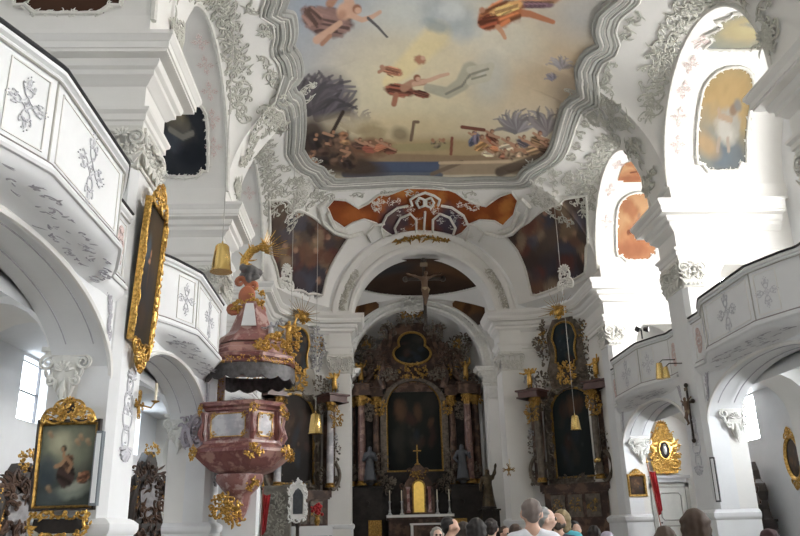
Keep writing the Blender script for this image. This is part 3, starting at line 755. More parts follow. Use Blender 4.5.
# ================================================================== great ceiling fresco
px_edge = [(265, -40), (284, -2), (281, 25), (282, 37), (297, 52), (301, 72), (298, 80), (293, 87), (302, 100), (304, 125), (302, 149), (310, 161), (322, 167), (327, 174), (342, 179), (370, 177.5), (400, 176),
           (430, 176.5), (462, 178), (510, 177.5), (526, 167), (545, 155), (552, 144), (556, 130), (560, 115), (567, 102), (580, 92), (578, 80), (577, 67), (585, 52), (600, 42), (612, 30), (620, 0), (628, -30)]
E3 = [vhit(*p) for p in px_edge]
yN = min(E3[0][1], E3[-1][1])
half_out = [(p[0], p[1]) for p in E3]
ym = 19.2                                                    # the far half is seen; the near half repeats it
cusp = {(282, 37), (293, 87), (302, 149), (322, 167), (327, 174), (526, 167), (552, 144), (580, 92), (577, 67)}
def crom(P, brk, k=6):
    o = []
    for i in range(len(P)-1):
        p1, p2 = np.array(P[i]), np.array(P[i+1]); p0 = np.array(P[i-1]) if i > 0 and not brk[i] else 2*p1-p2; p3 = np.array(P[i+2]) if i+2 < len(P) and not brk[i+1] else 2*p2-p1
        for j in range(k):
            t = j/k; o.append(tuple(.5*(2*p1+(p2-p0)*t+(2*p0-5*p1+4*p2-p3)*t*t+(3*p1-p0-3*p2+p3)*t**3)))
    return o+[tuple(P[-1])]
half_out = crom(half_out, [p in cusp for p in px_edge])
Ecut = [q for q in half_out if q[1] > ym]
OUT = Ecut+[(x, 2*ym-y) for x, y in Ecut[::-1]]
def inpoly(X, Y, poly):
    r = np.zeros(X.shape, bool); n = len(poly)
    for i in range(n):
        (x0, y0), (x1, y1) = poly[i], poly[(i+1) % n]
        c = ((y0 > Y) != (y1 > Y)); r ^= c & (X < (x1-x0)*(Y-y0)/((y1-y0) if y1 != y0 else 1e-9)+x0)
    return r
def pixv(P):
    d = P-CAM; z = d@FW; return 400+FPX*(d@RT)/z, 268-FPX*(d@UP)/z
def fresco_mesh(name, poly, step, paintfn, parent=None, off=.03, P3=None):
    xs = np.arange(min(p[0] for p in poly)-step, max(p[0] for p in poly)+step, step); ys = np.arange(min(p[1] for p in poly)-step, max(p[1] for p in poly)+step, step)
    X, Y = np.meshgrid(xs, ys, indexing='ij'); ins = inpoly(X, Y, poly); n = len(ys)
    cell = ins[:-1, :-1] | ins[1:, :-1] | ins[:-1, 1:] | ins[1:, 1:]
    used = np.zeros(X.shape, bool); used[:-1, :-1] |= cell; used[1:, :-1] |= cell; used[:-1, 1:] |= cell; used[1:, 1:] |= cell
    idx = -np.ones(X.shape, int); idx[used] = np.arange(used.sum()); m = MB()
    m.v = [tuple(vpt(x, y, off)[0]) for x, y in zip(X[used], Y[used])]
    for i, j in np.argwhere(cell): m.f.append((idx[i, j], idx[i, j+1], idx[i+1, j+1], idx[i+1, j]))
    V = np.array(m.v); a, b = pixv(V); P = Paint(a, b, (200, 190, 165)); paintfn(P, V)
    return m.build(name, FRESCO, parent, smooth=60, paint=np.clip(P.c, 0, 1))
def palm(P, x, y, R, col, a0, a1, n, w, seed):
    r = random.Random(seed); n = int(n*1.7); w = w*.8; g_ = sum(col)/3; col = tuple(g_+(q-g_)*.6 for q in col)
    for i in range(n):
        a = a0+(a1-a0)*i/(n-1); L = R*r.uniform(.8, 1.05); d = r.choice((-1, 1))*.25
        f = r.uniform(.78, 1.2); P.line([(x, y), (x+L*.5*cos(a), y-L*.5*sin(a)), (x+L*.8*cos(a-d*.5), y-L*.8*sin(a-d*.5)+R*.02), (x+L*cos(a-d), y-L*sin(a-d)+R*.09)], w, tuple(c*f for c in col), .85, .8, w*.3)
def sky(P, V):
    s = P
    s.mottle(.02, .05)
    s.dot(330, 15, 75, 85, (150, 162, 178), 0, 1.2, .9); s.dot(360, 55, 50, 25, (168, 168, 172), .2, 1.2, .8)
    s.dot(470, 70, 110, 70, (212, 196, 158), 0, 1.2, .8); s.dot(400, 95, 60, 45, (214, 202, 160), .3, 1.2, .7)
    s.dot(560, 55, 70, 50, (206, 182, 146), -.5, 1.1, .9); s.dot(430, 10, 60, 22, (196, 202, 198), 0, 1.1, .8)
    s.dot(500, 35, 42, 30, (214, 208, 188), .2, .9, .8); s.dot(455, 22, 26, 17, (168, 178, 182), .3, .8, .8, .5, 3); s.dot(448, 14, 14, 9, (205, 210, 208), 0, .8, .8)
    s.dot(490, 80, 18, 22, (182, 188, 184), .2, 1., .6); s.dot(590, 10, 40, 30, (168, 176, 184), 0, 1.1, .7)
    s.dot(450, -30, 130, 26, (178, 192, 206), 0, .9, .7); s.dot(330, -60, 60, 60, (140, 158, 180), 0, 1., .7); s.dot(560, -60, 70, 60, (205, 192, 170), 0, 1., .6)
    s.line([(438, 34), (402, 70), (388, 82)], 9, (226, 205, 140), .7, .9, 4)
    # palms
    s.dot(326, 100, 26, 26, (92, 82, 92), .3, .8, .9); palm(s, 318, 118, 50, (88, 80, 92), .15, 2.1, 17, 3.2, 1); palm(s, 308, 112, 40, (80, 72, 80), .4, 2.3, 12, 3.4, 2)
    palm(s, 358, 132, 26, (118, 112, 120), .1, 2.9, 13, 1.8, 3); palm(s, 515, 132, 27, (140, 130, 138), .2, 2.9, 14, 1.8, 4); palm(s, 545, 134, 30, (136, 122, 124), .6, 2.5, 12, 2.2, 5)
    palm(s, 560, 68, 15, (150, 140, 150), .0, 2.6, 9, 1.2, 6); s.dot(568, 90, 16, 22, (170, 150, 130), .4, 1., .6); palm(s, 552, 80, 9, (140, 132, 160), .5, 2.8, 7, 1., 7)
    # land and sea along the foot
    s.dot(400, 128, 70, 14, (206, 186, 140), 0, 1.1, .9); s.dot(440, 150, 100, 13, (178, 152, 104), 0, .7, .95); s.dot(372, 133, 14, 10, (150, 130, 90), 0, .8, .7, .6, 2)
    s.dot(400, 134, 9, 7, (120, 104, 76), .3, .8, .7); s.line([(395, 148), (450, 146)], 3, (160, 150, 100), .7)
    s.line([(345, 160), (400, 158), (470, 160), (560, 150)], 3.5, (150, 124, 92), .9); s.line([(360, 167), (450, 167)], 4.6, (62, 82, 116), .95, .3); s.line([(345, 174), (440, 174)], 3, (70, 84, 108), .9, .3)
    s.line([(446, 168), (530, 167)], 6, (158, 136, 108), .95, .3); s.line([(432, 174), (462, 162)], 1.6, (120, 100, 80), .9); s.line([(440, 163), (545, 161)], 1.2, (206, 180, 140), .9)
    s.line([(500, 172), (545, 156)], 4, (92, 76, 64), .9)
    s.dot(326, 152, 36, 22, (62, 50, 44), .25, .6, .97); s.dot(350, 165, 34, 10, (78, 62, 50), .15, .6, .95); s.dot(312, 135, 12, 16, (70, 56, 50), 0, .7, .9); s.dot(338, 148, 12, 12, (100, 82, 66), 0, .8, .7, .6, 5)
    s.line([(332, 133), (343, 112)], 1.5, (60, 48, 42)); s.dot(350, 150, 12, 10, (128, 92, 66), 0, .7, .8, .6, 6); s.dot(372, 148, 20, 9, (118, 76, 50), 0, .6, .85, .6, 7)
    rg = random.Random(12)
    def group(x0, x1, y0, y1, n, cols, k=1.):
        for i in range(n):
            x, y = rg.uniform(x0, x1), rg.uniform(y0, y1); c = rg.choice(cols); a = rg.uniform(-1.2, 1.2); L = rg.uniform(3, 7)*k
            s.dot(x, y, L, L*rg.uniform(.4, .7), c, a, .5, .9, .9, i); s.dot(x-L*.25, y-L*.2, L*.45, L*.25, tuple(min(255, q*1.3) for q in c), a, .8, .7); s.dot(x+L*.3, y+L*.25, L*.5, L*.25, tuple(q*.55 for q in c), a, .8, .7)
            if i % 3 == 0: s.line([(x, y-L*.3), (x+rg.uniform(-8, 8)*k, y-rg.uniform(2, 8)*k)], 1.1, (176, 128, 94)); s.dot(x+rg.uniform(-2, 2), y-L*.75, 1.7, 1.9, (168, 118, 84), 0, .5)
    warm = ((128, 70, 48), (156, 104, 66), (110, 62, 48), (176, 132, 84), (96, 72, 58), (140, 84, 56))
    def sitter(x, y, h, col, a, sd):
        s.drape(x, y, h*.62, h*.3, a, col, sd, 7); s.line([(x-h*.25*sin(a), y-h*.3), (x+h*.5, y-h*.1)], h*.08, SK2_); s.line([(x, y-h*.3), (x-h*.4, y-h*.55)], h*.07, SK2_); s.dot(x, y-h*.55, h*.15, h*.16, (120, 76, 52), 0, .5); s.dot(x+h*.03, y-h*.52, h*.1, h*.1, SK2_, 0, .5)
    SK2_ = (178, 130, 98)
    for x, y, h, c, a, sd in ((360, 146, 12, (96, 70, 58), .2, 1), (370, 149, 13, (132, 70, 50), .1, 2), (381, 147, 13, (152, 92, 60), -.4, 3), (390, 151, 11, (120, 72, 52), .1, 4), (474, 140, 13, (92, 98, 124), -.9, 5), (482, 145, 15, (190, 140, 76), -.6, 6), (492, 139, 14, (140, 74, 44), .9, 7), (497, 149, 13, (176, 112, 66), .1, 8), (508, 147, 15, (206, 186, 156), -.2, 9),
                           (517, 153, 14, (188, 160, 126), .1, 10), (524, 144, 13, (110, 100, 108), .5, 11), (533, 150, 16, (160, 128, 90), -.3, 12), (540, 142, 16, (126, 96, 64), .4, 13), (546, 149, 13, (100, 76, 58), .2, 14), (505, 156, 11, (156, 98, 70), 0, 15), (488, 154, 10, (212, 190, 158), .1, 16)): sitter(x, y, h, c, a, sd)
    group(486, 545, 150, 158, 10, ((150, 124, 96), (120, 94, 74)), .7)
    group(428, 448, 140, 146, 4, ((150, 130, 96), (130, 116, 92)), .6); group(306, 352, 136, 168, 26, ((70, 56, 50), (88, 66, 56), (56, 48, 46), (104, 80, 62)), 1.4); group(330, 346, 134, 146, 5, warm, .7); s.figure(476, 136, 15, (112, 104, 124), seed=6)
    s.line([(411, 140), (414, 122), (418, 122)], 1.3, (120, 96, 74)); s.line([(452, 138), (451, 154)], 1.2, (140, 80, 56)); s.line([(484, 130), (462, 127)], 1.4, (120, 66, 46))
    # flying figures
    SK, SK2 = (204, 158, 128), (172, 122, 94)
    s.line([(352, 12), (348, -2), (342, -12)], 4.5, SK, .95, .5, 3); s.line([(330, 4), (338, -8)], 3.5, SK2); s.drape(327, 22, 25, 14, .2, (108, 82, 76), 3, 15); s.drape(312, 17, 12, 9, .9, (130, 98, 88), 5, 8); s.line([(317, 40), (328, 32), (340, 23)], 3.4, SK, .95, .5, 2.2); s.line([(322, 44), (330, 36)], 1.8, SK2)
    s.dot(345, 11, 8, 9, SK, .5, .4); s.dot(342, 15, 4, 5, SK2, .5, .8, .7); s.dot(357, 9, 4.6, 4.8, (150, 98, 70), 0, .4); s.dot(358, 10.5, 3.4, 3.2, SK, 0, .4); s.line([(350, 15), (362, 20), (372, 17), (380, 12)], 2.4, SK, .95, .5, 1.6); s.line([(368, 18), (378, 27), (387, 37)], 1.3, (82, 78, 80), .95, .4, .9)
    s.drape(538, -1, 22, 7, -.1, (176, 124, 84), 8, 8); s.drape(532, 5, 22, 3.5, .02, (124, 92, 104), 9, 5); s.line([(512, 12), (530, 14), (553, 22)], 3.6, (188, 108, 58), .95, .5, 1.8); s.drape(501, 15, 24, 12, -.35, (186, 104, 44), 4, 15); s.drape(506, 9, 17, 5, -.35, (226, 170, 92), 6, 6); s.drape(489, 22, 11, 7, -.2, (148, 70, 34), 7, 8)
    s.line([(498, 27), (502, 32), (505, 38)], 2.2, (206, 144, 100), .95, .5, 1.4); s.dot(482, 10, 3, 3, (184, 124, 90), 0, .5); s.dot(528, -4, 4, 4, SK2, 0, .5)
    s.drape(392, 71, 11, 4.5, .25, (178, 112, 78), 11, 7); s.dot(382, 67, 2.4, 2.4, SK2, 0, .5); s.line([(384, 69), (379, 72)], 1.4, SK2); s.drape(399, 90, 15, 6.5, .15, (124, 66, 46), 12, 9); s.drape(421, 94, 9, 3.5, .25, (116, 62, 46), 13, 6); s.line([(404, 88), (412, 83), (424, 82)], 3.2, SK2, .95, .5, 2.6); s.line([(414, 84), (430, 80), (440, 76), (448, 74)], 1.9, SK, .95, .5, 1.3); s.dot(417, 78, 3.6, 3.6, (140, 84, 54), 0, .4); s.dot(418, 79, 2.4, 2.2, SK, 0, .4); s.line([(396, 95), (394, 104)], 2.2, (166, 104, 74))
    s.dot(420, 60, 5.5, 4.2, (168, 104, 74), .2, .5, .9, .6, 3); s.dot(423, 58, 2.2, 2.2, SK, 0, .5); s.line([(428, 88), (448, 93), (462, 84), (470, 70)], 3.6, (170, 164, 142), .95, .4, 7); s.line([(446, 94), (462, 86), (472, 72)], 1., (120, 118, 104), .8); s.line([(470, 70), (491, 66), (487, 78), (470, 82)], 3., (190, 184, 160), .95, .4); s.line([(472, 74), (488, 69)], 1., (140, 136, 118)); s.line([(472, 79), (486, 75)], .8, (140, 136, 118))
    s.dot(440, 16, 22, 14, (160, 170, 174), .4, .5, .5, .6, 21); s.dot(452, 9, 12, 9, (206, 210, 206), .3, .7, .7, .5, 22); s.dot(436, 26, 14, 6, (140, 152, 158), .3, .8, .6, .6, 23)
    s.dot(440, -55, 40, 20, (176, 110, 60), .2, .6, .9, .5, 13)
    s.mottle(.12, .07, 5); s.mottle(.5, .05, 6)
    g = s.c.mean(1, keepdims=True); s.c = (g+(s.c-g)*.78)*1.02
fr_root = thing('ceiling_fresco', 'huge painted fresco of sky, palms and flying figures in the middle of the vault', 'fresco', (0, 0, 0))
fresco_mesh('painted_field', OUT, .036, sky, fr_root)
def vault_tube(mb, xy, r, off, n=8, closed=False):
    mb.tube([tuple(vpt(x, y, off)[0]) for x, y in xy], r, n, closed)
def dense(poly, step=.2, closed=True):
    o = []; n = len(poly)
    for i in range(n if closed else n-1):
        a = np.array(poly[i]); b = np.array(poly[(i+1) % n]); k = max(1, int(np.linalg.norm(b-a)/step))
        o += [tuple(a+(b-a)*t/k) for t in range(k)]
    return o
def grow(poly, d):
    """offset a closed plan outline outward"""
    n = len(poly); o = []; ar = sum(poly[i][0]*poly[(i+1) % n][1]-poly[(i+1) % n][0]*poly[i][1] for i in range(n)); sg = 1 if ar > 0 else -1
    for i in range(n):
        a = np.array(poly[i-1]); b = np.array(poly[(i+1) % n]); t = (b-a)/max(1e-9, np.linalg.norm(b-a)); o.append((poly[i][0]+sg*t[1]*d, poly[i][1]-sg*t[0]*d))
    return o
DN = dense(OUT, .15)
fm = MB()
for d, r, o in ((-.02, .07, .05), (.1, .09, .08), (.24, .07, .06), (.38, .09, .04), (.5, .06, .03)): vault_tube(fm, grow(DN, d), r, o, 6, True)
fm.build('fresco_frame', mat('pale_grey_moulding', (.37, .37, .345), .8, var=.08, vscale=5), fr_root)
fm = MB(); vault_tube(fm, grow(DN, .6), .035, .04, 6, True); vault_tube(fm, grow(DN, .17), .03, .13, 6, True); vault_tube(fm, grow(DN, .31), .025, .1, 6, True); fm.build('fresco_frame_bead', STUCCOW, fr_root)

# ---- stucco foliage laid on the vault
def on_vault(mb, x, y, ang, loc):
    """merge a local x-z ornament onto the vault at plan (x, y), turned by ang"""
    p, n = vpt(x, y, .01)
    t = Vector((cos(ang), sin(ang), 0)); t = (t-n*t.dot(n)).normalized(); b = t.cross(n)  # local x=t, z=b, -y = n
    M = Matrix(((t.x, -n.x, b.x, p.x), (t.y, -n.y, b.y, p.y), (t.z, -n.z, b.z, p.z), (0, 0, 0, 1)))
    mb.merge(loc, M)
rnd = random.Random(5)
bits = []
for k in range(10):
    t = MB(); cscroll(t, (-.35, 0), (.35, 0), rnd.choice((-1, 1))*rnd.uniform(.4, .7), .035)
    for j in range(5): leaf(t, (rnd.uniform(-.3, .3), rnd.uniform(-.1, .1)), rnd.uniform(0, 6.3), rnd.uniform(.25, .5), .05, rnd.uniform(-1.6, 1.6), -.02)
    for j in range(2): t.blob((rnd.uniform(-.25, .25), -.04, rnd.uniform(-.15, .15)), .04, 6, 5)
    t.v = [(a*.72, b*.7, c*.72) for a, b, c in t.v]
    bits.append(t)
# bands beside every lateral opening
for s in (1, -1):
    for yc in BAYS[:3]:
        m = MB(); h = hw(yc)
        for i in range(36):
            a = PI*(.03+.94*i/43)
            for off in ((.2, .5) if i % 2 else (.3,)):
                Y = yc-(h+off*1.1)*cos(a); z = Z0+.3+(3.35+off*.6)*sin(a)
                x = 6.5-off*sin(a)*1.1
                if abs(Y-yc) > h: x = min(6.5, 6.55-.1*rnd.random())
                if Y > 28.6: continue
                on_vault(m, s*x, Y, math.atan2(cos(a)*1., -.2*s)+PI/2+rnd.uniform(-.5, .5), rnd.choice(bits))
        # a trophy climbing the rib between two bays
        yp = yc-(3.99 if yc < 20 else 3.86)
        for i in range(26):
            f = i/25; x = 6.35-2.1*f+rnd.uniform(-.12, .12); w_ = .3+1.1*f*(1-f)*2
            on_vault(m, s*x, yp+rnd.uniform(-w_, w_), rnd.uniform(0, 6.3), rnd.choice(bits))
        m.build('stucco_foliage', BAND, ceiling, 40)
# scrolls following the outside of the fresco frame
m = MB(); G = grow(DN, .85)
for i in range(0, len(G), 5):
    if G[i][1] < 12: continue
    a = np.array(G[i]); b = np.array(G[(i+3) % len(G)]); an = math.atan2(*(b-a)[::-1])
    if rnd.random() < .62 and abs(a[0]) < 6.3: on_vault(m, a[0], a[1], an+rnd.uniform(-.3, .3), rnd.choice(bits))
for s in (1, -1):
    for i in range(34):                                       # shells in the corners of the vault
        x = s*rnd.uniform(3.9, 5.9); y = 27.6+rnd.uniform(-1., 1.7)
        on_vault(m, x, y, rnd.uniform(0, 6.3), rnd.choice(bits))
    for i in range(14): on_vault(m, s*(5.0+.5*rnd.random()), 21.7+rnd.uniform(-.9, .9), rnd.uniform(0, 6.3), rnd.choice(bits))
m.build('stucco_scrolls', BAND, ceiling, 40)

# ---- corner frescoes over the side altars, and the painted cartouche over the chancel arch
def px_poly(pts): return [tuple(vhit(*p)[:2]) for p in pts]
def dark_crowd(cx, cy, sd):
    def f(P, V):
        r = random.Random(sd); P.c[:] = lin((66, 52, 46)); P.dot(cx, cy-20, 30, 24, (88, 74, 66), .3, 1., .8, .6, sd); P.dot(cx+14, cy+30, 22, 22, (58, 58, 70), 0, .9, .8, .5, sd+1); P.dot(cx-10, cy-40, 24, 14, (110, 92, 74), .2, .9, .6, .6, sd+2)
        for i in range(34):
            x, y = cx+r.uniform(-38, 38), cy+r.uniform(-45, 45); c = r.choice(((110, 74, 52), (70, 58, 62), (128, 102, 72), (68, 68, 82), (96, 50, 40), (140, 116, 88), (50, 42, 40)))
            P.dot(x, y, r.uniform(4, 9), r.uniform(5, 12), c, r.uniform(-1, 1), .6, .75, .8, i); 
            if i % 3 == 0: P.dot(x, y-8, 2.6, 3, (170, 126, 96), 0, .5, .8)
        P.mottle(.2, .12, sd); g = P.c.mean(1, keepdims=True); P.c = (g+(P.c-g)*.75)*1.15
    return f
LP = px_poly([(269, 201), (285, 201), (296, 210), (306, 214), (318, 222), (326, 229), (338, 234), (347, 238), (338, 252), (330, 266), (322, 292), (308, 290), (294, 286), (279, 279), (272, 255)])
RP = px_poly([(505, 235), (518, 230), (530, 222), (545, 210), (560, 205), (575, 198), (586, 196), (587, 215), (586, 245), (586, 274), (575, 276), (560, 283), (545, 290), (532, 292), (526, 268), (518, 250)])
for poly, lab, sd, c in ((LP, 'dark corner fresco with a crowd of figures above the left side altar', 3, (305, 250)), (RP, 'dark corner fresco with brown and blue figures above the right side altar', 8, (550, 245))):
    t = thing('wall_fresco', lab, 'fresco'); fresco_mesh('painted_field', poly, .05, dark_crowd(*c, sd), t, .02)
    m = MB(); vault_tube(m, grow(dense(poly, .2), .03), .06, .04, 6, True); m.build('fresco_border', STUCCOW, t)
def orange_cart(P, V):
    r = random.Random(4); P.c[:] = lin((128, 66, 34))
    for i in range(40): P.dot(r.uniform(326, 520), r.uniform(185, 230), r.uniform(5, 14), r.uniform(4, 10), r.choice(((168, 100, 52), (104, 48, 28), (190, 128, 66), (140, 70, 34), (86, 40, 28))), r.uniform(-1, 1), .8, .6, .7, i)
    P.dot(395, 222, 14, 18, (62, 64, 78), 0, .6, .8, .5, 2); P.dot(448, 222, 12, 16, (62, 68, 86), 0, .6, .8, .5, 3); P.mottle(.2, .1)
CP = px_poly([(327, 206), (333, 199), (345, 200), (358, 208), (368, 203), (378, 195), (392, 193), (408, 187), (425, 184), (442, 187), (456, 192), (464, 198), (474, 203), (486, 206), (500, 196), (512, 192), (518, 200), (514, 214), (503, 225), (495, 220), (480, 219), (470, 223), (462, 232), (446, 238), (425, 236), (402, 238), (388, 232), (376, 222), (364, 218), (352, 222), (344, 227), (332, 219)])
t = thing('painted_cartouche', 'orange painted cartouche with white scrollwork above the chancel arch', 'fresco')
fresco_mesh('painted_field', CP, .045, orange_cart, t, .03)
m = MB(); vault_tube(m, grow(dense(CP, .2), .02), .05, .05, 6, True)
def vt_px(mb, pts, r, off=.12):
    mb.tube([tuple(Vector(vpt(*vhit(*p)[:2], off)[0])) for p in pts], r, 6)
for q in ([(384, 240), (380, 226), (386, 214), (397, 206), (408, 204)], [(466, 240), (470, 226), (464, 214), (452, 206), (441, 204)], [(398, 238), (394, 226), (400, 216), (410, 212), (416, 218), (416, 230), (410, 238)], [(452, 238), (456, 226), (450, 216), (440, 212), (433, 218), (433, 230), (440, 238)],
          [(412, 204), (410, 198), (416, 194), (425, 191), (434, 194), (440, 198), (438, 204)], [(419, 196), (416, 201), (419, 206), (424, 204), (424, 198), (419, 196)], [(431, 196), (434, 201), (431, 206), (426, 204), (426, 198), (431, 196)], [(425, 240), (424, 226), (425, 210)], [(370, 240), (366, 232), (374, 224), (384, 222)], [(480, 240), (484, 232), (476, 224), (466, 222)]):
    vt_px(m, q, .06)
rn = random.Random(9)
for i in range(60):
    side = rn.choice((-1, 1)); x = 425+side*rn.uniform(4, 52); y = rn.uniform(200, 240); x, y = vhit(x, y)[:2]; b = rn.choice(bits); q = MB(); q.merge(b, Matrix.Diagonal((.6, .6, .6, 1)))
    if rn.random() < .75: on_vault(m, x, y, rn.uniform(0, 6.3), q)
for x, y in ((378, 205), (474, 205)):                         # white putti on the scrolls
    a, b = vhit(x, y)[:2]
    for i in range(8): q = MB(); q.merge(rn.choice(bits), Matrix.Diagonal((.5, .9, .5, 1))); on_vault(m, a+rn.uniform(-.25, .25), b+rn.uniform(-.25, .25), rn.uniform(0, 6.3), q)
m.build('scrollwork', STUCCOW, t, 40)
# big S-scroll frames either side of the arch and gilt garland
for L_ in (([(326, 200), (318, 206), (322, 222), (334, 232), (348, 236), (362, 232)], [(327, 212), (333, 226), (346, 231)]), ([(522, 198), (530, 206), (524, 222), (512, 233), (500, 236), (486, 232)], [(519, 212), (513, 226), (500, 231)])):
    for q in L_: m = MB(); vt_px(m, q, .11, .08); m.build('stucco_frame', STUCCOW, t, 40)
m = MB()
for cx, cy in ((296, 205), (549, 205), (540, 190), (305, 192)):
    a, b = vhit(cx, cy)[:2]
    for i in range(9): on_vault(m, a+rn.uniform(-.4, .4), b+rn.uniform(-.3, .3), rn.uniform(0, 6.3), rn.choice(bits))
m.build('shell_corners', STUCCOW, t, 40)
m = MB(); R_ = R0+.62
for k in range(40):
    a = PI/2+(k-19.5)/19.5*.33; zz = -.1*abs(sin((k)*.5)); q = MB(); leaf(q, (0, 0), rn.uniform(0, 6.3), .26, .045, rn.uniform(-1, 1)); q.blob((0, -.03, 0), .06, 6, 5)
    m.merge(q, TM(R_*cos(a), 32.95, ZC+(R_+zz+rn.uniform(-.06, .06))*sin(a)*1.03))
m.build('gilt_garland', GOLDD, t, 40)
# acanthus on the chancel arch haunches
m = MB()
for s in (1, -1):
    for k in range(15):
        a = .12+.5*k/14; q = MB(); q.merge(rn.choice(bits), Matrix.Diagonal((.6, .7, .6, 1))); m.merge(q, TM(s*(R0+.5)*cos(a), 32.95, ZC+(R0+.5)*sin(a)*1.03, ry=rn.uniform(0, 6.3)))
m.build('arch_stucco', STUCCO, bpy.data.objects['wall_chancel_arch'], 40)

# ---- frescoes on the gallery vaults
def barrel_pt(s, yc, x, a, off=.03):
    h = hw(yc); r = 1-off/3.3
    return (s*x, yc-h*r*cos(a), Z0+.3+3.35*r*sin(a))
def gallery_fresco(s, yc, x0, x1, a0, a1, fn, label, shape=None, nx=50, na=60, border=True, dim=1.):
    t = thing('gallery_fresco', label, 'fresco'); m = MB(); us = np.linspace(0, 1, nx+1); vs = np.linspace(0, 1, na+1); n = na+1
    U, V = np.meshgrid(us, vs, indexing='ij'); U = U.ravel(); V = V.ravel()
    m.v = [barrel_pt(s, yc, x0+(x1-x0)*u, a0+(a1-a0)*v) for u, v in zip(U, V)]
    sh = shape or (lambda u, v: abs(u-.5) < .5*(1 if v < .72 else sqrt(max(0, 1-((v-.72)/.28)**2))*.9+.1) and (v > .07 or abs(u-.5) < .34))
    for i in range(nx):
        for j in range(na):
            if sh((i+.5)/nx, (j+.5)/na): m.f.append((i*n+j, (i+1)*n+j, (i+1)*n+j+1, i*n+j+1))
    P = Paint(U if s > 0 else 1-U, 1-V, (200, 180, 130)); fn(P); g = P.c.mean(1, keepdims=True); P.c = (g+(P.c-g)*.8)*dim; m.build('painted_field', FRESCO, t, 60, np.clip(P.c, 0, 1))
    if border:
        m = MB(); k = 60; pts = []
        for i in range(k):
            th = 2*PI*i/k; r = .1
            while r < .75 and sh(.5+r*cos(th), .5+r*sin(th)) and 0 < .5+r*cos(th) < 1 and 0 < .5+r*sin(th) < 1: r += .01
            pts.append(barrel_pt(s, yc, x0+(x1-x0)*(.5+r*cos(th)), a0+(a1-a0)*(.5+r*sin(th)), .05))
        m.tube(pts, .05, 6, closed=True)
        for i in range(0, k, 2):
            q = MB(); q.merge(rn.choice(bits), Matrix.Diagonal((.35, .5, .35, 1))); m.merge(q, TM(*pts[i], ry=rn.uniform(0, 6)))
        m.build('stucco_border', STUCCOW, t, 40)
    return t
def angel_f(P):
    P.dot(.5, .35, .6, .35, (216, 178, 110), 0, .9, .9, .5, 2); P.dot(.2, .8, .5, .3, (150, 160, 160), 0, .9, .8, .6, 3); P.dot(.7, .85, .4, .2, (112, 132, 150), 0, .9, .8, .6, 4); P.dot(.2, .75, .25, .1, (220, 180, 120), .3, .9, .8)
    P.dot(.62, .58, .22, .16, (196, 192, 180), .3, .5, .95, .6, 5); P.dot(.55, .62, .2, .1, (226, 220, 206), .4, .7, .8, .6, 6); P.dot(.68, .42, .08, .06, (170, 140, 112), 0, .5); P.line([(.42, .48), (.55, .5), (.66, .52)], .025, (206, 176, 146)); P.line([(.42, .48), (.38, .42)], .02, (206, 176, 146))
    P.dot(.75, .38, .09, .05, (150, 150, 150), .5, .6, .9); P.line([(.45, .7), (.42, .8)], .025, (200, 180, 160)); P.line([(.62, .7), (.64, .8)], .025, (200, 180, 160)); P.mottle(9, .1)
def cloud_f(P):
    P.c[:] = lin((160, 170, 168)); P.dot(.55, .5, .42, .4, (226, 206, 146), 0, .9, .95, .4, 2); P.dot(.6, .5, .2, .2, (238, 222, 160), 0, .9, .8); P.dot(.6, .42, .17, .07, (168, 164, 160), .2, .7, .8, .8, 5); P.mottle(8, .08)
def orange_f(P):
    P.c[:] = lin((222, 152, 96)); P.dot(.5, .35, .5, .3, (236, 184, 124), 0, .9, .8, .5, 1); P.dot(.3, .25, .25, .12, (196, 118, 70), .4, .7, .8, .7, 2); P.dot(.6, .65, .4, .18, (206, 128, 76), .2, .7, .8, .7, 3); P.figure(.55, .5, .4, (196, 110, 60), seed=4); P.line([(.3, .6), (.75, .5)], .03, (150, 84, 50)); P.dot(.4, .85, .4, .12, (190, 112, 68), 0, .8, .8, .6, 6); P.mottle(8, .12)
def dusk_f(P):
    P.c[:] = lin((44, 48, 54)); P.dot(.3, .2, .3, .14, (150, 132, 96), .5, .9, .8, .5, 1); P.dot(.45, .4, .3, .16, (90, 90, 84), .6, .8, .7, .7, 2); P.dot(.3, .55, .2, .12, (66, 72, 84), .3, .7, .8, .7, 3); P.dot(.7, .7, .3, .2, (30, 34, 42), 0, .8, .8); P.line([(.25, .4), (.5, .5), (.7, .45)], .03, (120, 116, 108)); P.mottle(7, .15)
def brown_f(P):
    P.c[:] = lin((70, 44, 30)); P.dot(.4, .6, .4, .2, (94, 58, 36), 0, .9, .8, .6, 1); P.mottle(6, .2)
# far halves (angle beyond 90 degrees is the eastern side, rising from pi)
RZ = (17.57, 25.28)
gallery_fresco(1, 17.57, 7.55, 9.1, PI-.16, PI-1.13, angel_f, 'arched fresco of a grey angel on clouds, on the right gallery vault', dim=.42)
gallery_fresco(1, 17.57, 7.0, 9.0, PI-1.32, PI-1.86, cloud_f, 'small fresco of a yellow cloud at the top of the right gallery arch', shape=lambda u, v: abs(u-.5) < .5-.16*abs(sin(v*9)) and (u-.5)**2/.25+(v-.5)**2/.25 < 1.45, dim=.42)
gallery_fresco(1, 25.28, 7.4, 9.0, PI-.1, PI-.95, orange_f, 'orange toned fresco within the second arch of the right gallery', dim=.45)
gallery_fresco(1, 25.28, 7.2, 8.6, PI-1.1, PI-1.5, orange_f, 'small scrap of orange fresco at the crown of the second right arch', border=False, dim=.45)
gallery_fresco(-1, 17.57, 7.15, 8.6, PI-.14, PI-.85, dusk_f, 'dark blue grey fresco behind the first left pier, above the cornice')
gallery_fresco(-1, 9.59, 7.2, 9.3, PI-.05, PI-.8, brown_f, 'brown fresco in a scrolled stucco frame at the top left corner')
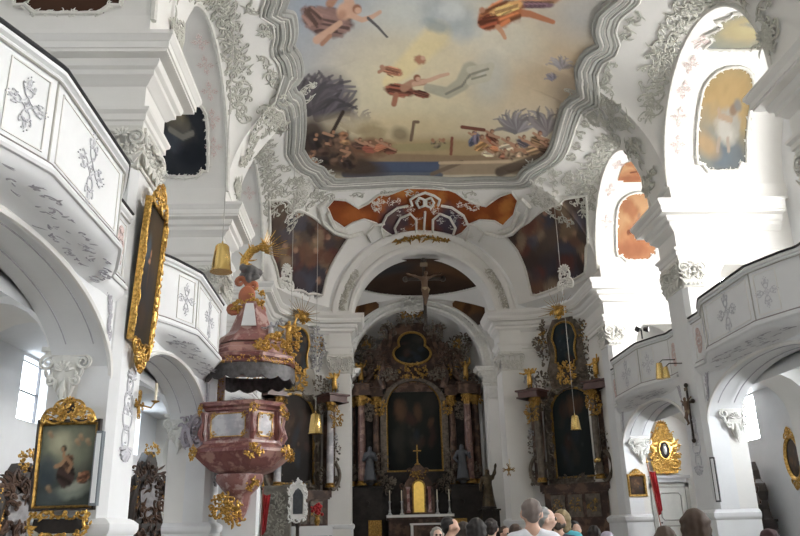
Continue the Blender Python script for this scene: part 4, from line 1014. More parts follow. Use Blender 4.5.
# rose stucco ornaments on the reveals of the gallery arches
for s, yc, nn in ((-1, 17.57, 5), (-1, 25.28, 3), (1, 17.57, 5), (1, 25.28, 3), (-1, 9.59, 4)):
    m = MB()
    for k in range(nn):
        a = PI*(.55+.4*k/nn); q = MB(); q.merge(REL2, Matrix.Diagonal((.8, .8, .8, 1)))
        Y = yc-hw(yc)*.99*cos(a); z = Z0+.3+3.3*sin(a)
        t_ = Vector((0, -sin(a)*-1, cos(a)*-1)); nrm = Vector((0, cos(a), -sin(a))); ux = Vector((1, 0, 0)); b = Vector((0, sin(a), cos(a)))
        M = Matrix(((1, 0, 0, s*6.98), (0, -nrm.y, b.y, Y), (0, -nrm.z, b.z, z), (0, 0, 0, 1))); m.merge(q, M)
    m.build('rose_stucco', PINK, ceiling, 40)
# ================================================================== figures for statues
def robed(arm_l=((.22, -.08, .62), (.2, -.2, .72)), arm_r=((-.22, -.04, .6), (-.16, -.16, .5)), seed=0, h=1., bare=False, res=.021):
    """one continuous robed body of height h, facing -y"""
    r = random.Random(seed); P = [((0, 0, .04), (.0, 0, .46), .15, .11), ((0, 0, .45), (0, .005, .73), .1, .112), ((-.1, 0, .765), (.1, 0, .765), .055, .055), ((0, 0, .78), (0, -.01, .86), .042, .036),
         ((0, -.012, .895), (0, -.008, .93), .056, .062), ((0, -.075, .905), (0, -.07, .915), .012, .01)]
    if bare:
        P[0] = ((.03, 0, .3), (0, 0, .5), .1, .1)
        P += [((.05, 0, .42), (.06, -.08, .24), .07, .055), ((.06, -.08, .24), (.06, .0, .03), .05, .03), ((-.05, 0, .42), (-.06, -.02, .22), .07, .055), ((-.06, -.02, .22), (-.07, .06, .02), .05, .03), ((.06, 0, .03), (.06, -.07, .02), .03, .022), ((-.07, .06, .02), (-.07, 0, .015), .03, .022)]
    else:
        for i in range(9):
            a = 2*PI*i/9+r.uniform(-.2, .2); P.append(((.15*cos(a), .12*sin(a), .03), (.075*cos(a+.3), .06*sin(a+.3), .55), .035, .018))
        P.append(((.1, -.1, .2), (-.08, -.09, .62), .03, .03)); P.append(((.05, -.1, .04), (.06, -.14, .02), .03, .025))
    for (e, w), sx in ((arm_l, .13), (arm_r, -.13)):
        P += [((sx, 0, .765), e, .05, .04), (e, w, .038, .028), (w, tuple(np.array(w)+(np.array(w)-np.array(e))*.28), .026, .02)]
    m = sdf_mesh(P, res, .05); m.v = [(a*h, b*h, c*h) for a, b, c in m.v]; return m
def wings(h=1., n=7):
    m = MB()
    for s in (1, -1):
        for i in range(n):
            a = .15+1.25*i/(n-1); L = h*(.42-.12*abs(i-3)/3); q = MB(); leaf(q, (s*.05*h, .74*h), a*.6+.75 if s > 0 else PI-a*.6-.75, L*.85, .026*h, -s*.5); m.merge(q, TM(0, .09*h, 0))
    return m
UPARM = ((.2, -.05, .88), (.24, -.08, 1.06)); OUTARM = ((-.24, -.06, .7), (-.4, -.1, .74)); DOWN = ((-.2, 0, .58), (-.18, -.12, .46)); PRAY = ((.18, -.1, .6), (.03, -.2, .7)); PRAYR = ((-.18, -.1, .6), (-.03, -.2, .7))
FIGS = [robed(seed=1), robed(UPARM, DOWN, 2), robed(PRAY, PRAYR, 3), robed(UPARM, OUTARM, 4, bare=True), robed(((.24, -.05, .75), (.34, -.1, .9)), OUTARM, 5, bare=True)]
WING = wings()
def statue(name, label, loc, h, k, m, rz=0., wing=None, cat='statue', plinth=True, group=None, extra=None):
    t = thing(name, label, cat, loc, rz, group)
    b = MB(); b.merge(FIGS[k], TM(s=h)); b.build('body', m, t, 60)
    if wing: b = MB(); b.merge(WING, TM(s=h)); b.build('wings', wing, t, 40)
    if plinth: b = MB(); b.lathe([(.2*h, -.02*h), (.2*h, .02*h), (.17*h, .045*h)], n=14, c=(0, 0, 0)); b.build('plinth', DARKM, t)
    if extra: extra(t, h)
    return t
def cluster(w, h, seed, n=26, r=.02, y=-.05, dep=.12):
    n = int(n*1.9); r = r*.72
    """carved gilt foliage, loosely filling an ellipse"""
    rn = random.Random(seed); m = MB()
    for i in range(n):
        a = rn.uniform(0, 2*PI); q = sqrt(rn.random()); x, z = w*.5*q*cos(a), h*.5*q*sin(a); yy = y-dep*(1-q)*rn.random(); t = MB()
        k = rn.random()
        if k < .55: leaf(t, (0, 0), a+rn.uniform(-.8, .8), min(w, h)*rn.uniform(.15, .3), r*rn.uniform(1, 2), rn.uniform(-1.6, 1.6))
        elif k < .85: cscroll(t, (0, 0), (min(w, h)*.22*cos(a), min(w, h)*.22*sin(a)), rn.choice((-.55, .55)), r*.9)
        else: t.blob((0, 0, 0), r*rn.uniform(1.3, 2.4), 7, 5)
        m.merge(t, TM(x, yy, z))
    return m
def sunburst(R, seed=1, n=22, a0=0, a1=2*PI):
    rn = random.Random(seed); m = MB()
    for i in range(n):
        a = a0+(a1-a0)*i/n; L = R*(1 if i % 2 else .72)*rn.uniform(.9, 1.08); m.tube([(R*.12*cos(a), 0, R*.12*sin(a)), (L*cos(a), 0, L*sin(a))], [R*.022, R*.007], 4)
    return m
def framed_arch(w, h, rise, n=16):
    """outline (x,z) of an arched opening, foot at z=0"""
    return [(-w/2, 0), (-w/2, h-rise)]+[(-w/2*cos(PI*i/n), h-rise+rise*sin(PI*i/n)) for i in range(1, n)]+[(w/2, h-rise), (w/2, 0)]
def outline_tube(mb, pts, r, y=0., closed=True, n=6): mb.tube([(a, y, b) for a, b in pts], r, n, closed)
def arch_cells(rise_f): return lambda u, v: v < 1-rise_f or ((u-.5)/.5)**2+((v-1+rise_f)/rise_f)**2 < 1.02
def gloom(seed, tint=(30, 34, 32), lit=(86, 74, 60)):
    def f(P):
        r = random.Random(seed); P.c[:] = lin(tint); P.dot(.5, .35, .4, .3, tuple((a+b)/2 for a, b in zip(tint, lit)), 0, 1.1, .8, .5, seed)
        for i in range(16):
            c = r.choice((lit, (60, 40, 34), (40, 48, 56), (96, 70, 50), (52, 50, 44))); P.dot(r.uniform(.15, .85), r.uniform(.15, .9), r.uniform(.05, .14), r.uniform(.04, .12), c, r.uniform(-1, 1), .8, .55, .8, seed+i)
            if i % 5 == 0: P.dot(r.uniform(.3, .7), r.uniform(.25, .75), .03, .025, tuple(q*1.25 for q in lit), 0, .6, .6)
        P.mottle(8, .2, seed)
    return f
def column(par, x, y, z0, h, r, m, name='column', cap=True):
    c = MB(); c.lathe([(r*1.0, 0), (r*1.0, h*.02), (r*1.02, h*.3), (r*.98, h*.55), (r*.84, h)], (x, y, z0), 18); o = c.build(name, m, par)
    b = MB(); b.lathe([(r*1.5, -h*.06), (r*1.5, -h*.035), (r*1.25, -h*.03), (r*1.35, -h*.015), (r*1.1, 0), (r*.9, .01)], (x, y, z0), 16); b.build('column_base', GOLDD, o)
    k = MB(); k.lathe([(r*.84, 0), (r*1.0, h*.03), (r*1.3, h*.105), (r*1.55, h*.11), (r*1.55, h*.125)], (x, y, z0+h), 14); k.merge(cluster(r*3.6, h*.12, int(abs(x)*10)+3, 18, r*.2, -r*.9), TM(x, y, z0+h+h*.06)); k.build('column_capital', GOLDD, o)
    return o
def slab_block(m, x0, x1, y0, y1, z0, z1, lip=.06):
    m.box(x0, x1, y0, y1, z0, z1); m.box(x0-lip, x1+lip, y0-lip, y1+.0, z1-.07, z1+.0); m.box(x0-lip*.6, x1+lip*.6, y0-lip*.6, y1, z0, z0+.06)

# ================================================================== high altar
HA = thing('high_altar', 'towering dark marble high altar filling the chancel behind the arch', 'altar', (-.2, 40, 0))
m = MB(); slab_block(m, -3.35, -1.7, -.5, .8, 0, 3.5); slab_block(m, 1.7, 3.35, -.5, .8, 0, 3.5); m.box(-1.8, 1.8, .1, .8, 0, 4.2)
m.build('plinth', DARKM, HA, 0)
for s in (1, -1):
    m = MB(); m.box(s*2.1-.32, s*2.1+.32, -.56, -.5, 1.1, 1.9); m.merge(cluster(.4, .5, 4, 14, .022, -.57), TM(s*2.1, 0, 1.5)); m.build('gilt_panel', GOLDD, HA)
m = MB(); m.prism([(-3.3, 3.4), (3.3, 3.4), (3.3, 8.3), (-3.3, 8.3)], .45, .8); m.build('back_wall', DARKM, HA, 0)
HAM = mat('brown_rose_marble', (.15, .075, .06), .35, vscale=3, col2=(.24, .15, .12), veins=(.11, .05, .04))
for x, y, mt, r in ((-2.72, -.42, HAM, .2), (2.72, -.42, HAM, .2), (-3.2, .0, BROWNM, .19), (3.2, .0, BROWNM, .19), (-1.98, .0, BROWNM, .17), (1.98, .0, BROWNM, .17)): column(HA, x, y, 3.78, 3.75, r, mt)
for s in (1, -1):
    m = MB(); slab_block(m, min(s*1.62, s*3.5), max(s*1.62, s*3.5), -.2, .7, 8.0, 8.55, .1); slab_block(m, s*2.75-.45, s*2.75+.45, -.75, .0, 8.0, 8.6, .12); m.build('entablature', BROWNM, HA, 0)
    m = MB(); A = [(s*1.5, 8.55), (s*3.0, 8.55), (s*2.95, 9.1), (s*2.3, 9.35), (s*2.25, 10.2), (s*1.7, 10.9), (s*1.25, 11.6), (s*.9, 11.9), (s*.2, 11.95), (s*.2, 8.6)]
    m.prism(A, .25, .65); m.build('gable_wing', BROWNM, HA, 0)
    m = MB(); m.tube([(s*1.55, -.1, 8.4), (s*1.75, -.15, 9.0), (s*1.5, -.2, 9.6), (s*1.15, -.2, 9.5)], [.2, .24, .2, .1], 8); cscroll(m, (s*2.9, 8.7), (s*2.05, 10.3), s*.5, .12, 6); cscroll(m, (s*2.3, 10.0), (s*1.2, 11.6), s*.5, .1, 6); m.build('volute', BROWNM, HA)
    m = MB(); m.merge(cluster(1.1, 1.9, 7+s, 60, .05, .0, .25), TM(s*2.35, -.05, 10.4, ry=s*.5)); m.merge(cluster(.8, .9, 9+s, 26, .045, 0, .2), TM(s*1.35, -.05, 11.5)); m.build('carved_foliage', GREYBM, HA, 40)
    m = MB(); m.merge(cluster(.5, .4, 17+s, 12, .035, 0, .2), TM(s*2.4, -.3, 10.7)); m.merge(cluster(.4, .7, 19+s, 12, .03, 0, .2), TM(s*1.85, -.3, 9.2)); m.build('gilt_foliage', GOLDD, HA, 40)
m = MB(); m.prism([(-1.5, 8.3), (1.5, 8.3), (1.45, 11.2), (.7, 12.05), (-.7, 12.05), (-1.45, 11.2)], .3, .7); m.build('gable', BROWNM, HA, 0)
m = MB(); m.merge(cluster(1.4, .9, 31, 40, .05, 0, .3), TM(0, -.1, 12.35)); m.build('gable_foliage', GREYBM, HA, 40)
m = MB(); m.merge(cluster(1.15, .55, 33, 26, .05, -.1, .3), TM(0, -.1, 12.45)); m.build('gilt_glory', GOLDD, HA, 40)
tref = lambda u, v: ((u-.5)/.5)**2+((v-.33)/.33)**2 < 1 or ((u-.5)/.36)**2+((v-.68)/.32)**2 < 1
e = paint_panel('upper_painting', HA, 2.0, 1.75, gloom(4, (17, 20, 19), (36, 34, 30)), OIL, 44, 44, .22, tref); e.location = (0, 0, 9.75)
m = MB(); tp = []
for i in range(50):
    a = 2*PI*i/50-PI/2; r = .05
    while r < .9 and tref(.5+r*cos(a), .46+r*sin(a)): r += .005
    tp.append((2.0*r*cos(a), 9.75+1.75*(.46+r*sin(a))))
outline_tube(m, tp, .07, .18); m.build('upper_frame', GOLDD, HA)
e = paint_panel('altar_painting', HA, 2.8, 4.6, gloom(9, (19, 23, 21), (44, 42, 36)), OIL, 50, 80, .35, arch_cells(.3)); e.location = (0, 0, 4.25)
m = MB(); outline_tube(m, [(a, b+4.25) for a, b in framed_arch(2.86, 4.65, 1.35)], .08, .3); m.build('painting_frame', GOLDD, HA)
m = MB(); O = framed_arch(3.5, 4.9, 1.6, 20); I_ = framed_arch(2.9, 4.65, 1.37, 20)
m.loft([[(a, .0, b+4.1), (c, .0, d+4.2), (c, .35, d+4.2), (a, .45, b+4.1)] for (a, b), (c, d) in zip(O, I_)], False, False); m.build('painting_surround', GREYBM, HA, 30)
m = MB(); m.merge(cluster(1.5, .7, 41, 30, .05, -.2, .2), TM(0, -.05, 9.3)); m.build('keystone_carving', GOLDD, HA, 40)
for s in (1, -1):
    for k, (x, z, w, h, mt) in enumerate(((1.75, 4.6, .6, 1.2, GREYBM), (1.75, 7.4, .5, .8, GOLDD), (3.05, 4.2, .5, .7, GREYBM), (2.35, 2.6, .9, 1.3, DARKM), (1.5, 3.6, .8, .8, GREYBM), (2.35, 7.2, .5, .9, GREYBM), (2.9, 8.9, .8, .6, GREYBM), (1.25, 9.1, .9, .6, GREYBM), (1.65, 10.2, .7, 1.0, BROWNM), (2.4, 9.6, .5, 1.0, BROWNM))):
        m = MB(); m.merge(cluster(w, h, 300+k, 30, .04, -.1, .25), TM(s*x, -.25, z)); m.build('carved_scrolls', mt, HA, 40)
for s in (1, -1):
    statue('saint_statue', 'dim standing saint between the columns on the %s of the high altar' % ('right' if s > 0 else 'left'), (-.2+s*2.32, 39.45, 3.72), 1.75, 0 if s > 0 else 2, SILVER if False else mat('grey_blue_wood', (.06, .065, .075), .5), 0)
    statue('gilt_angel', 'small gilded angel perched on the %s end of the high altar entablature' % ('right' if s > 0 else 'left'), (-.2+s*2.75, 39.6, 8.63), 1.15, 3, GOLDD, -s*.4, GOLDD, group='gilded angels of the altars')
# tabernacle and altar table
T = thing('tabernacle', 'brown domed tabernacle with a bright golden door on the high altar', 'tabernacle', (-.15, 39.1, 2.1))
m = MB(); m.prism([(-.75, 0), (.75, 0), (.75, 1.2), (.62, 1.55), (.45, 1.75), (.28, 2.2), (.12, 2.35), (-.12, 2.35), (-.28, 2.2), (-.45, 1.75), (-.62, 1.55), (-.75, 1.2)], -.3, .45); m.build('body', BROWNM, T, 0)
for s in (1, -1):
    m = MB(); m.lathe([(.1, 0), (.1, .1), (.07, .14), (.075, 1.05), (.1, 1.1), (.12, 1.2)], (s*.52, -.36, .1), 12); m.build('side_column', PINKM, T)
    m = MB(); cscroll(m, (s*.75, 1.25), (s*.3, 2.1), s*.5, .06); m.build('volute', BROWNM, T)
m = MB(); m.prism(framed_arch(.5, 1.45, .25), -.36, -.3); d_ = m.build('door', mat('bright_gold', (.95, .62, .16), .28, 1., var=.1, vscale=6), T, 30); d_.location.z = .1
m = MB(); outline_tube(m, [(a, b+.1) for a, b in framed_arch(.58, 1.5, .29)], .04, -.35); m.build('door_frame', GOLDD, T)
m = MB(); m.merge(cluster(.7, .4, 55, 18, .03, -.36), TM(0, 0, 1.85)); m.build('carving', GOLDD, T)
t = thing('altar_cross', 'little gold cross on top of the tabernacle', 'cross', (-.15, 39.2, 4.45))
m = MB(); m.lathe([(.14, 0), (.14, .05), (.05, .12), (.03, .3)], n=12); m.build('foot', GOLDD, t); m = MB(); m.box(-.025, .025, -.02, .02, .28, 1.0); m.box(-.2, .2, -.02, .02, .68, .73); m.build('cross', GOLDD, t, 0)
T = thing('altar_table', 'altar table with a white cloth edge below the golden tabernacle', 'altar table', (-.1, 38.9, 0))
m = MB(); m.box(-1.55, 1.45, -.75, .1, 0, 1.88); m.build('block', BROWNM, T, 0); m = MB(); m.box(-1.65, 1.55, -.85, .6, 1.88, 2.08); m.build('gradine', BROWNM, T, 0)
m = MB(); m.box(-1.66, 1.56, -.87, .55, 2.08, 2.1); m.box(-1.66, 1.56, -.875, -.86, 1.98, 2.1); m.build('altar_cloth', PLASTER, T, 0)
T = thing('credence_table', 'low white-edged table standing before the altar table', 'table', (.1, 37.4, 0))
m = MB(); m.box(-.78, .78, -.35, .35, 1.62, 1.7); m.build('top', PLASTER, T, 0)
for a in (-.7, .7):
    for b in (-.28, .28): m = MB(); m.box(a-.05, a+.05, b-.05, b+.05, 0, 1.62); m.build('leg', PLASTER, T, 0)
m = MB(); m.box(-.72, .72, -.3, .3, .3, 1.58); m.build('body', BROWNM, T, 0)
cs = thing('candlestick', 'tall pale altar candle, outermost left of the tabernacle', 'candlestick', (-1.58, 38.6, 2.11), group='altar candles beside the tabernacle')
m = MB(); m.lathe([(.11, 0), (.11, .03), (.05, .1), (.06, .2), (.03, .28), (.035, .55), (.06, .6), (.02, .66)], n=12); m.build('stick', SILVER, cs)
m = MB(); m.lathe([(.026, .62), (.026, 1.12), (.004, 1.14)], n=10); m.build('candle', IVORY, cs)
for x, lab in ((-1.0, 'tall pale altar candle just left of the tabernacle'), (.72, 'tall pale altar candle just right of the tabernacle'), (1.3, 'tall pale altar candle, outermost right of the tabernacle')): dup(cs, (x, 38.6, 2.11), 0, lab)
# hanging crucifix in the chancel arch
def crucifix(name, label, loc, H, W, rz, cross_m, body_m, hz=.28):
    t = thing(name, label, 'crucifix', loc, rz); w = H*.022
    m = MB(); m.box(-w, w, -w*.6, w*.6, 0, H); m.box(-W/2, W/2, -w*.6, w*.6, H*(1-hz)-w, H*(1-hz)+w); m.build('cross', cross_m, t, 0)
    m = MB(); m.box(-w*2.4, w*2.4, -w*1.2, -w*.6, H*.9, H*.96); m.build('title_board', mat('old_board', (.16, .12, .08), .6), t, 0)
    for a, b in ((0, H), (-W/2, H*(1-hz)), (W/2, H*(1-hz)), (0, 0)): m = MB(); m.blob((a, 0, b), w*1.9, 8, 6); m.build('cross_finial', GOLDD if cross_m is not WOOD else WOOD, t)
    g = H*.5; z = H*(1-hz)-g*.77
    B = [((0, 0, .5), (0, 0, .72), .075, .1), ((-.1, 0, .76), (.1, 0, .76), .045, .045), ((0, 0, .78), (.03, -.04, .85), .035, .033), ((.04, -.06, .88), (.05, -.05, .91), .05, .055), ((.1, 0, .77), (.27, .0, .84), .04, .03), ((.27, 0, .84), (.44, .02, .9), .03, .022), ((.44, .02, .9), (.49, .02, .92), .022, .018),
         ((-.1, 0, .77), (-.27, 0, .84), .04, .03), ((-.27, 0, .84), (-.44, .02, .9), .03, .022), ((-.44, .02, .9), (-.49, .02, .92), .022, .018), ((0, 0, .5), (0, 0, .42), .085, .085), ((.04, 0, .44), (.06, -.07, .24), .06, .045), ((.06, -.07, .24), (.02, 0, .03), .042, .028), ((-.04, 0, .44), (-.03, -.07, .24), .06, .045), ((-.03, -.07, .24), (0, 0, .03), .042, .028), ((0, 0, .03), (0, -.06, -.03), .03, .022)]
    b = sdf_mesh(B, .02, .04); o = MB(); o.merge(b, Matrix.Translation((0, -w*1.6-.02, z))@Matrix.Diagonal((g, g, g, 1))); bo = o.build('corpus', body_m, t, 60)
    l = MB(); l.lathe([(.095*g, 0), (.1*g, .06*g), (.088*g, .13*g)], (0, -w*1.6-.02, z+.4*g), 14, sy=.95); l.tube([(.08*g, -w*2, z+.5*g), (.12*g, -w*2.5, z+.42*g), (.1*g, -w*2.2, z+.33*g)], [.02*g, .03*g, .012*g], 6); l.build('loincloth', mat('old_linen', (.30, .24, .16), .7), t)
    return t
BODYM = mat('painted_flesh', (.12, .07, .042), .5)
crucifix('hanging_crucifix', 'large crucifix hanging in the chancel arch above the high altar', (.12, 33.9, 10.1), 3.3, 1.75, 0, WOOD, BODYM)
m = MB(); m.tube([(0, 0, 3.3), (0, 0, 3.45)], .012, 5); m.build('hanger', WOOD, bpy.data.objects['hanging_crucifix'])
# paintings of the chancel vault and spandrels
def chf(P, V):
    P.c[:] = lin((58, 44, 36)); P.dot(0, 35.6, 3, 1.6, (86, 66, 52), 0, 1, .8, .6, 2); P.dot(1.4, 35.8, 1.6, .8, (104, 74, 50), .3, .9, .7, .7, 3); P.dot(-1.6, 35.5, 1.4, .9, (54, 58, 62), 0, .9, .8, .6, 4); P.dot(.2, 36.8, 2, .5, (70, 52, 40), 0, .9, .8, .7, 5); P.mottle(1.4, .2); P.c = P.c*.85
t = thing('dome_fresco', 'dim brown fresco on the chancel vault seen through the arch', 'fresco')
xs = np.linspace(-4, 4, 61); ys = np.linspace(33.9, 38.8, 41); m = MB(); X_, Y_ = np.meshgrid(xs, ys, indexing='ij')
m.v = [(a, b, cz(a, b)-.03) for a, b in zip(X_.ravel(), Y_.ravel())]
for i in range(60):
    for j in range(40):
        a, b = (xs[i]+xs[i+1])/2, (ys[j]+ys[j+1])/2
        if (a/3.9)**2+((b-34.4)/4.3)**2 < 1: m.f.append((i*41+j, i*41+j+1, (i+1)*41+j+1, (i+1)*41+j))
P = Paint(X_.ravel(), Y_.ravel(), (60, 45, 38)); chf(P, None); m.build('painted_field', FRESCO, t, 60, np.clip(P.c, 0, 1))
m = MB(); m.tube([(3.92*cos(a), 34.4+4.32*sin(a), cz(3.92*cos(a), 34.4+4.32*sin(a))-.05) for a in np.linspace(-.2, PI+.2, 50)], .06, 6); m.build('stucco_border', STUCCOW, t)
def spandrel_f(P): P.c[:] = lin((92, 64, 42)); P.dot(.4, .4, .4, .3, (130, 92, 56), .3, .8, .8, .6, 2); P.dot(.7, .7, .3, .3, (70, 62, 58), 0, .8, .8, .6, 3); P.dot(.45, .3, .12, .2, (60, 40, 30), .4, .7, .8); P.mottle(7, .2); P.c = P.c*.8
for s in (1, -1):
    t = thing('spandrel_fresco', 'brown painted panel in the %s spandrel above the high altar' % ('right' if s > 0 else 'left'), 'fresco', (s*2.8, 38.9, 11.2))
    sh = (lambda u, v: (u-.5)**2*3+(v-.62)**2*4 < 1 and (u+v > .75)) if s > 0 else (lambda u, v: (u-.5)**2*3+(v-.62)**2*4 < 1 and (1-u+v > .75))
    paint_panel('painted_field', t, 1.7, 1.75, spandrel_f, FRESCO, 36, 36, 0, sh)
    m = MB(); m.merge(cluster(.5, .9, 4, 24, .04, -.03, .06), TM(s*.5, 0, -.35)); m.build('stucco_border', STUCCOW, t, 40)
m = MB(); m.merge(cluster(1.1, .9, 77, 40, .05, -.05, .15), TM(-.3, 38.8, 12.75)); m.build('keystone_stucco', STUCCOW, bpy.data.objects['wall_chancel'], 40)

# ================================================================== side altars
SBM = mat('dull_silver', (.36, .36, .37), .4, .6, var=.2, vscale=10)
def side_altar(s):
    nm = 'right' if s > 0 else 'left'
    R = thing('side_altar', 'dark side altar with arched painting in the %s concave corner' % nm, 'altar', ((5.95, 31.72, 0) if s > 0 else (-5.6, 31.98, 0)), -s*math.radians(40))
    m = MB(); slab_block(m, -1.35, 1.35, -.55, .3, 0, 2.75, .06); m.box(-1.5, 1.5, -.6, .3, 2.75, 3.02); m.build('predella', BROWNM, R, 0)
    for a in (-.75, 0, .75):
        m = MB(); m.box(a-.3, a+.3, -.6, -.54, 1.75, 2.6); o = m.build('predella_panel', GREYBM, R, 0); c = MB(); c.merge(cluster(.4, .5, int(a*9)+40, 12, .02, -.6), TM(a, 0, 2.2)); c.build('gilt_carving', GOLDD, o)
    m = MB(); m.prism(framed_arch(2.75, 4.2, 1.35, 20), .0, .3); o = m.build('retable', GREYBM, R, 30); o.location.z = 3.0
    e = paint_panel('altar_painting', R, 1.85, 3.55, gloom(21+s, (20, 27, 28) if s > 0 else (30, 25, 22), (44, 50, 50) if s > 0 else (70, 52, 42)), OIL, 40, 70, -.03, arch_cells(.26)); e.location = (0, 0, 3.3)
    m = MB(); outline_tube(m, [(a, b+3.3) for a, b in framed_arch(1.92, 3.6, .95)], .06, -.06); m.build('painting_frame', GOLDD, R)
    m = MB(); m.merge(along([(a*1.16, b*1.03+3.3) for a, b in framed_arch(1.92, 3.6, .95)], .32, 6+s, 1., .05)); o = MB(); o.merge(m, TM(0, -.08, 0)); o.build('carved_border', GREYBM, R, 40)
    for q in (1, -1):
        yy = -.5; x = q*1.5
        m = MB(); m.box(x-.16, x+.16, yy-.12, yy+.3, 3.02, 6.5); m.build('pilaster', BROWNM, R, 0)
        column(R, x-q*.24, yy-.3, 3.3, 2.9, .14, GREYM if s < 0 else GREYBM)
        m = MB(); slab_block(m, x-.45, x+.45, yy-.55, yy+.4, 6.55, 6.9, .09); m.build('cornice', mat('dark_red_marble', (.07, .028, .024), .35, vscale=3, col2=(.13, .065, .055)), R, 0)
        m = MB(); cscroll(m, (x+q*.05, 3.1), (x+q*.08, 4.1), -q*.45, .075, 6); m.merge(cluster(.35, .9, 5, 14, .03), TM(x+q*.12, 0, 4.6)); t2 = MB(); t2.merge(m, TM(0, yy-.2, 0)); t2.build('volute', GREYBM, R)
        m = MB(); m.merge(cluster(.55, .75, 12+q+s, 24, .035, -.2), TM(x-q*.1, yy-.3, 5.9)); m.build('gilt_drop', GOLDD, R, 40)
        statue('gilt_angel', 'gilded angel on the %s cornice of the %s side altar' % (('right', 'left')[q < 0], nm), tuple(R.location+Matrix.Rotation(-s*math.radians(40), 3, 'Z')@Vector((x, yy-.25, 6.95))), .9, 3 if q > 0 else 4, GOLD, -s*math.radians(40)-q*.4, GOLD, group='gilded angels of the altars')
    for q in (1, -1):
        for k, (x, z, w, h, mt) in enumerate(((q*1.2, 3.6, .5, .7, GREYBM), (q*1.62, 5.0, .4, .9, SBM), (q*1.2, 6.3, .5, .5, GREYBM), (q*1.0, 7.3, .8, .6, GREYBM), (q*1.6, 7.3, .5, .5, SBM), (q*1.75, 3.3, .35, .6, GREYBM))):
            m = MB(); m.merge(cluster(w, h, 200+k, 26, .035, -.5, .2), TM(x, 0, z)); m.build('carved_scrolls', mt, R, 40)
    m = MB(); m.merge(cluster(1.6, .55, 210, 40, .035, -.5, .15), TM(0, 0, 3.1)); m.build('carved_scrolls', GREYBM, R, 40)
    # upper stage
    m = MB(); m.prism([(-.8, 6.9), (.8, 6.9), (.95, 7.7), (.75, 8.3), (.85, 9.2), (.5, 9.9), (-.5, 9.9), (-.85, 9.2), (-.75, 8.3), (-.95, 7.7)], -.15, .25); m.build('upper_stage', GREYBM if s > 0 else mat('lighter_carved_marble', (.28, .26, .23), .5), R, 0)
    ov = lambda u, v: abs(u-.5) < .5*(1-.25*abs(sin((v)*PI*1.5))) and (v < .7 or ((u-.5)/.5)**2+((v-.7)/.3)**2 < 1) and (v > .12 or abs(u-.5) < .3)
    e = paint_panel('upper_painting', R, 1.15, 1.95, gloom(31+s, (26, 36, 40) if s > 0 else (46, 40, 36), (52, 62, 66)), OIL, 30, 50, -.19, ov); e.location = (0, 0, 7.75)
    m = MB(); tp = []
    for i in range(44):
        a = 2*PI*i/44; r = .03
        while r < 1 and ov(.5+r*cos(a), .5+r*sin(a)) and 0 < .5+r*cos(a) < 1 and 0 < .5+r*sin(a) < 1: r += .006
        tp.append((1.15*r*cos(a), 7.75+1.95*(.5+r*sin(a))))
    outline_tube(m, tp, .05, -.22); m.build('upper_frame', GOLDD, R)
    for q in (1, -1):
        m = MB(); m.merge(cluster(.6, 1.9, 50+q, 46, .04, -.2, .15), TM(q*.95, 0, 8.9)); m.merge(cluster(.55, .6, 60+q, 18, .035, -.2, .15), TM(q*1.15, 0, 9.0)); m.build('carved_foliage', GREYBM if s > 0 else SBM, R, 40)
        m = MB(); m.merge(cluster(.4, .8, 70+q, 12, .026, -.3), TM(q*1.0, 0, 9.1)); m.build('gilt_foliage', GOLDD, R, 40)
    m = MB(); m.merge(cluster(.75, .85, 80, 34, .04, -.3, .2), TM(0, 0, 7.5)); m.build('gilt_cartouche', GOLD, R, 40)
    m = MB(); m.merge(sunburst(.95, 3, 18, -.3, PI+.3), TM(0, -.45, 10.15)); o = m.build('sun_rays', GOLDD, R, 40)
    m = MB(); m.merge(cluster(.55, .55, 82, 20, .045, -.5, .1), TM(0, 0, 10.1)); m.blob((0, -.5, 10.1), .2, 12, 8); m.build('glory', GOLD, o, 40)
    return R
side_altar(1); side_altar(-1)
# ================================================================== pulpit on the second left pier
PU = thing('pulpit', 'large rose and grey marble pulpit with gilded ornament on the second left pier', 'pulpit', (-5.85, 20.75, 0))
def octo(r, n=8, a0=PI/8, sx=1., sy=1.): return [(r*sx*cos(a0+2*PI*i/n), r*sy*sin(a0+2*PI*i/n)) for i in range(n)]
def stack(prof, m, r=1., n=8, sx=1., sy=1.):
    rings = [[(x, y, z) for x, y in octo(q, n, PI/n, sx, sy)] for q, z in prof]; m.loft(rings); return m
def hexa(r): return [(r*c, r*q) for c, q in ((-.88, -.62), (.42, -1.0), (1.0, -.42), (1.0, .6), (.3, 1.0), (-.88, .9))]
def stack6(prof, m, ox=0.):
    m.loft([[(x+ox, y, z) for x, y in hexa(q)] for q, z in prof]); return m
m = stack6([(.98, 3.62), (1.0, 3.66), (1.0, 3.72), (.93, 3.78), (.96, 4.05), (.94, 4.42), (.93, 4.5)], MB()); m.build('basket', PINKM, PU, 25)
m = stack6([(.92, 4.46), (1.0, 4.5), (1.02, 4.56), (1.12, 4.6), (1.14, 4.68), (1.07, 4.72), (.85, 4.72)], MB()); m.build('rim', REDM, PU, 25)
m = stack6([(.5, 2.9), (.78, 3.0), (.98, 3.16), (1.16, 3.32), (1.24, 3.44), (1.22, 3.52), (1.1, 3.58), (1.0, 3.66)], MB()); m.build('basket_foot', REDM, PU, 25)
m = stack([(.08, 1.75), (.2, 1.95), (.28, 2.2), (.3, 2.4), (.46, 2.55), (.62, 2.75), (.62, 2.92)], MB()); m.build('console', GREYM if False else PINKM, PU, 40)
HX = hexa(.955)
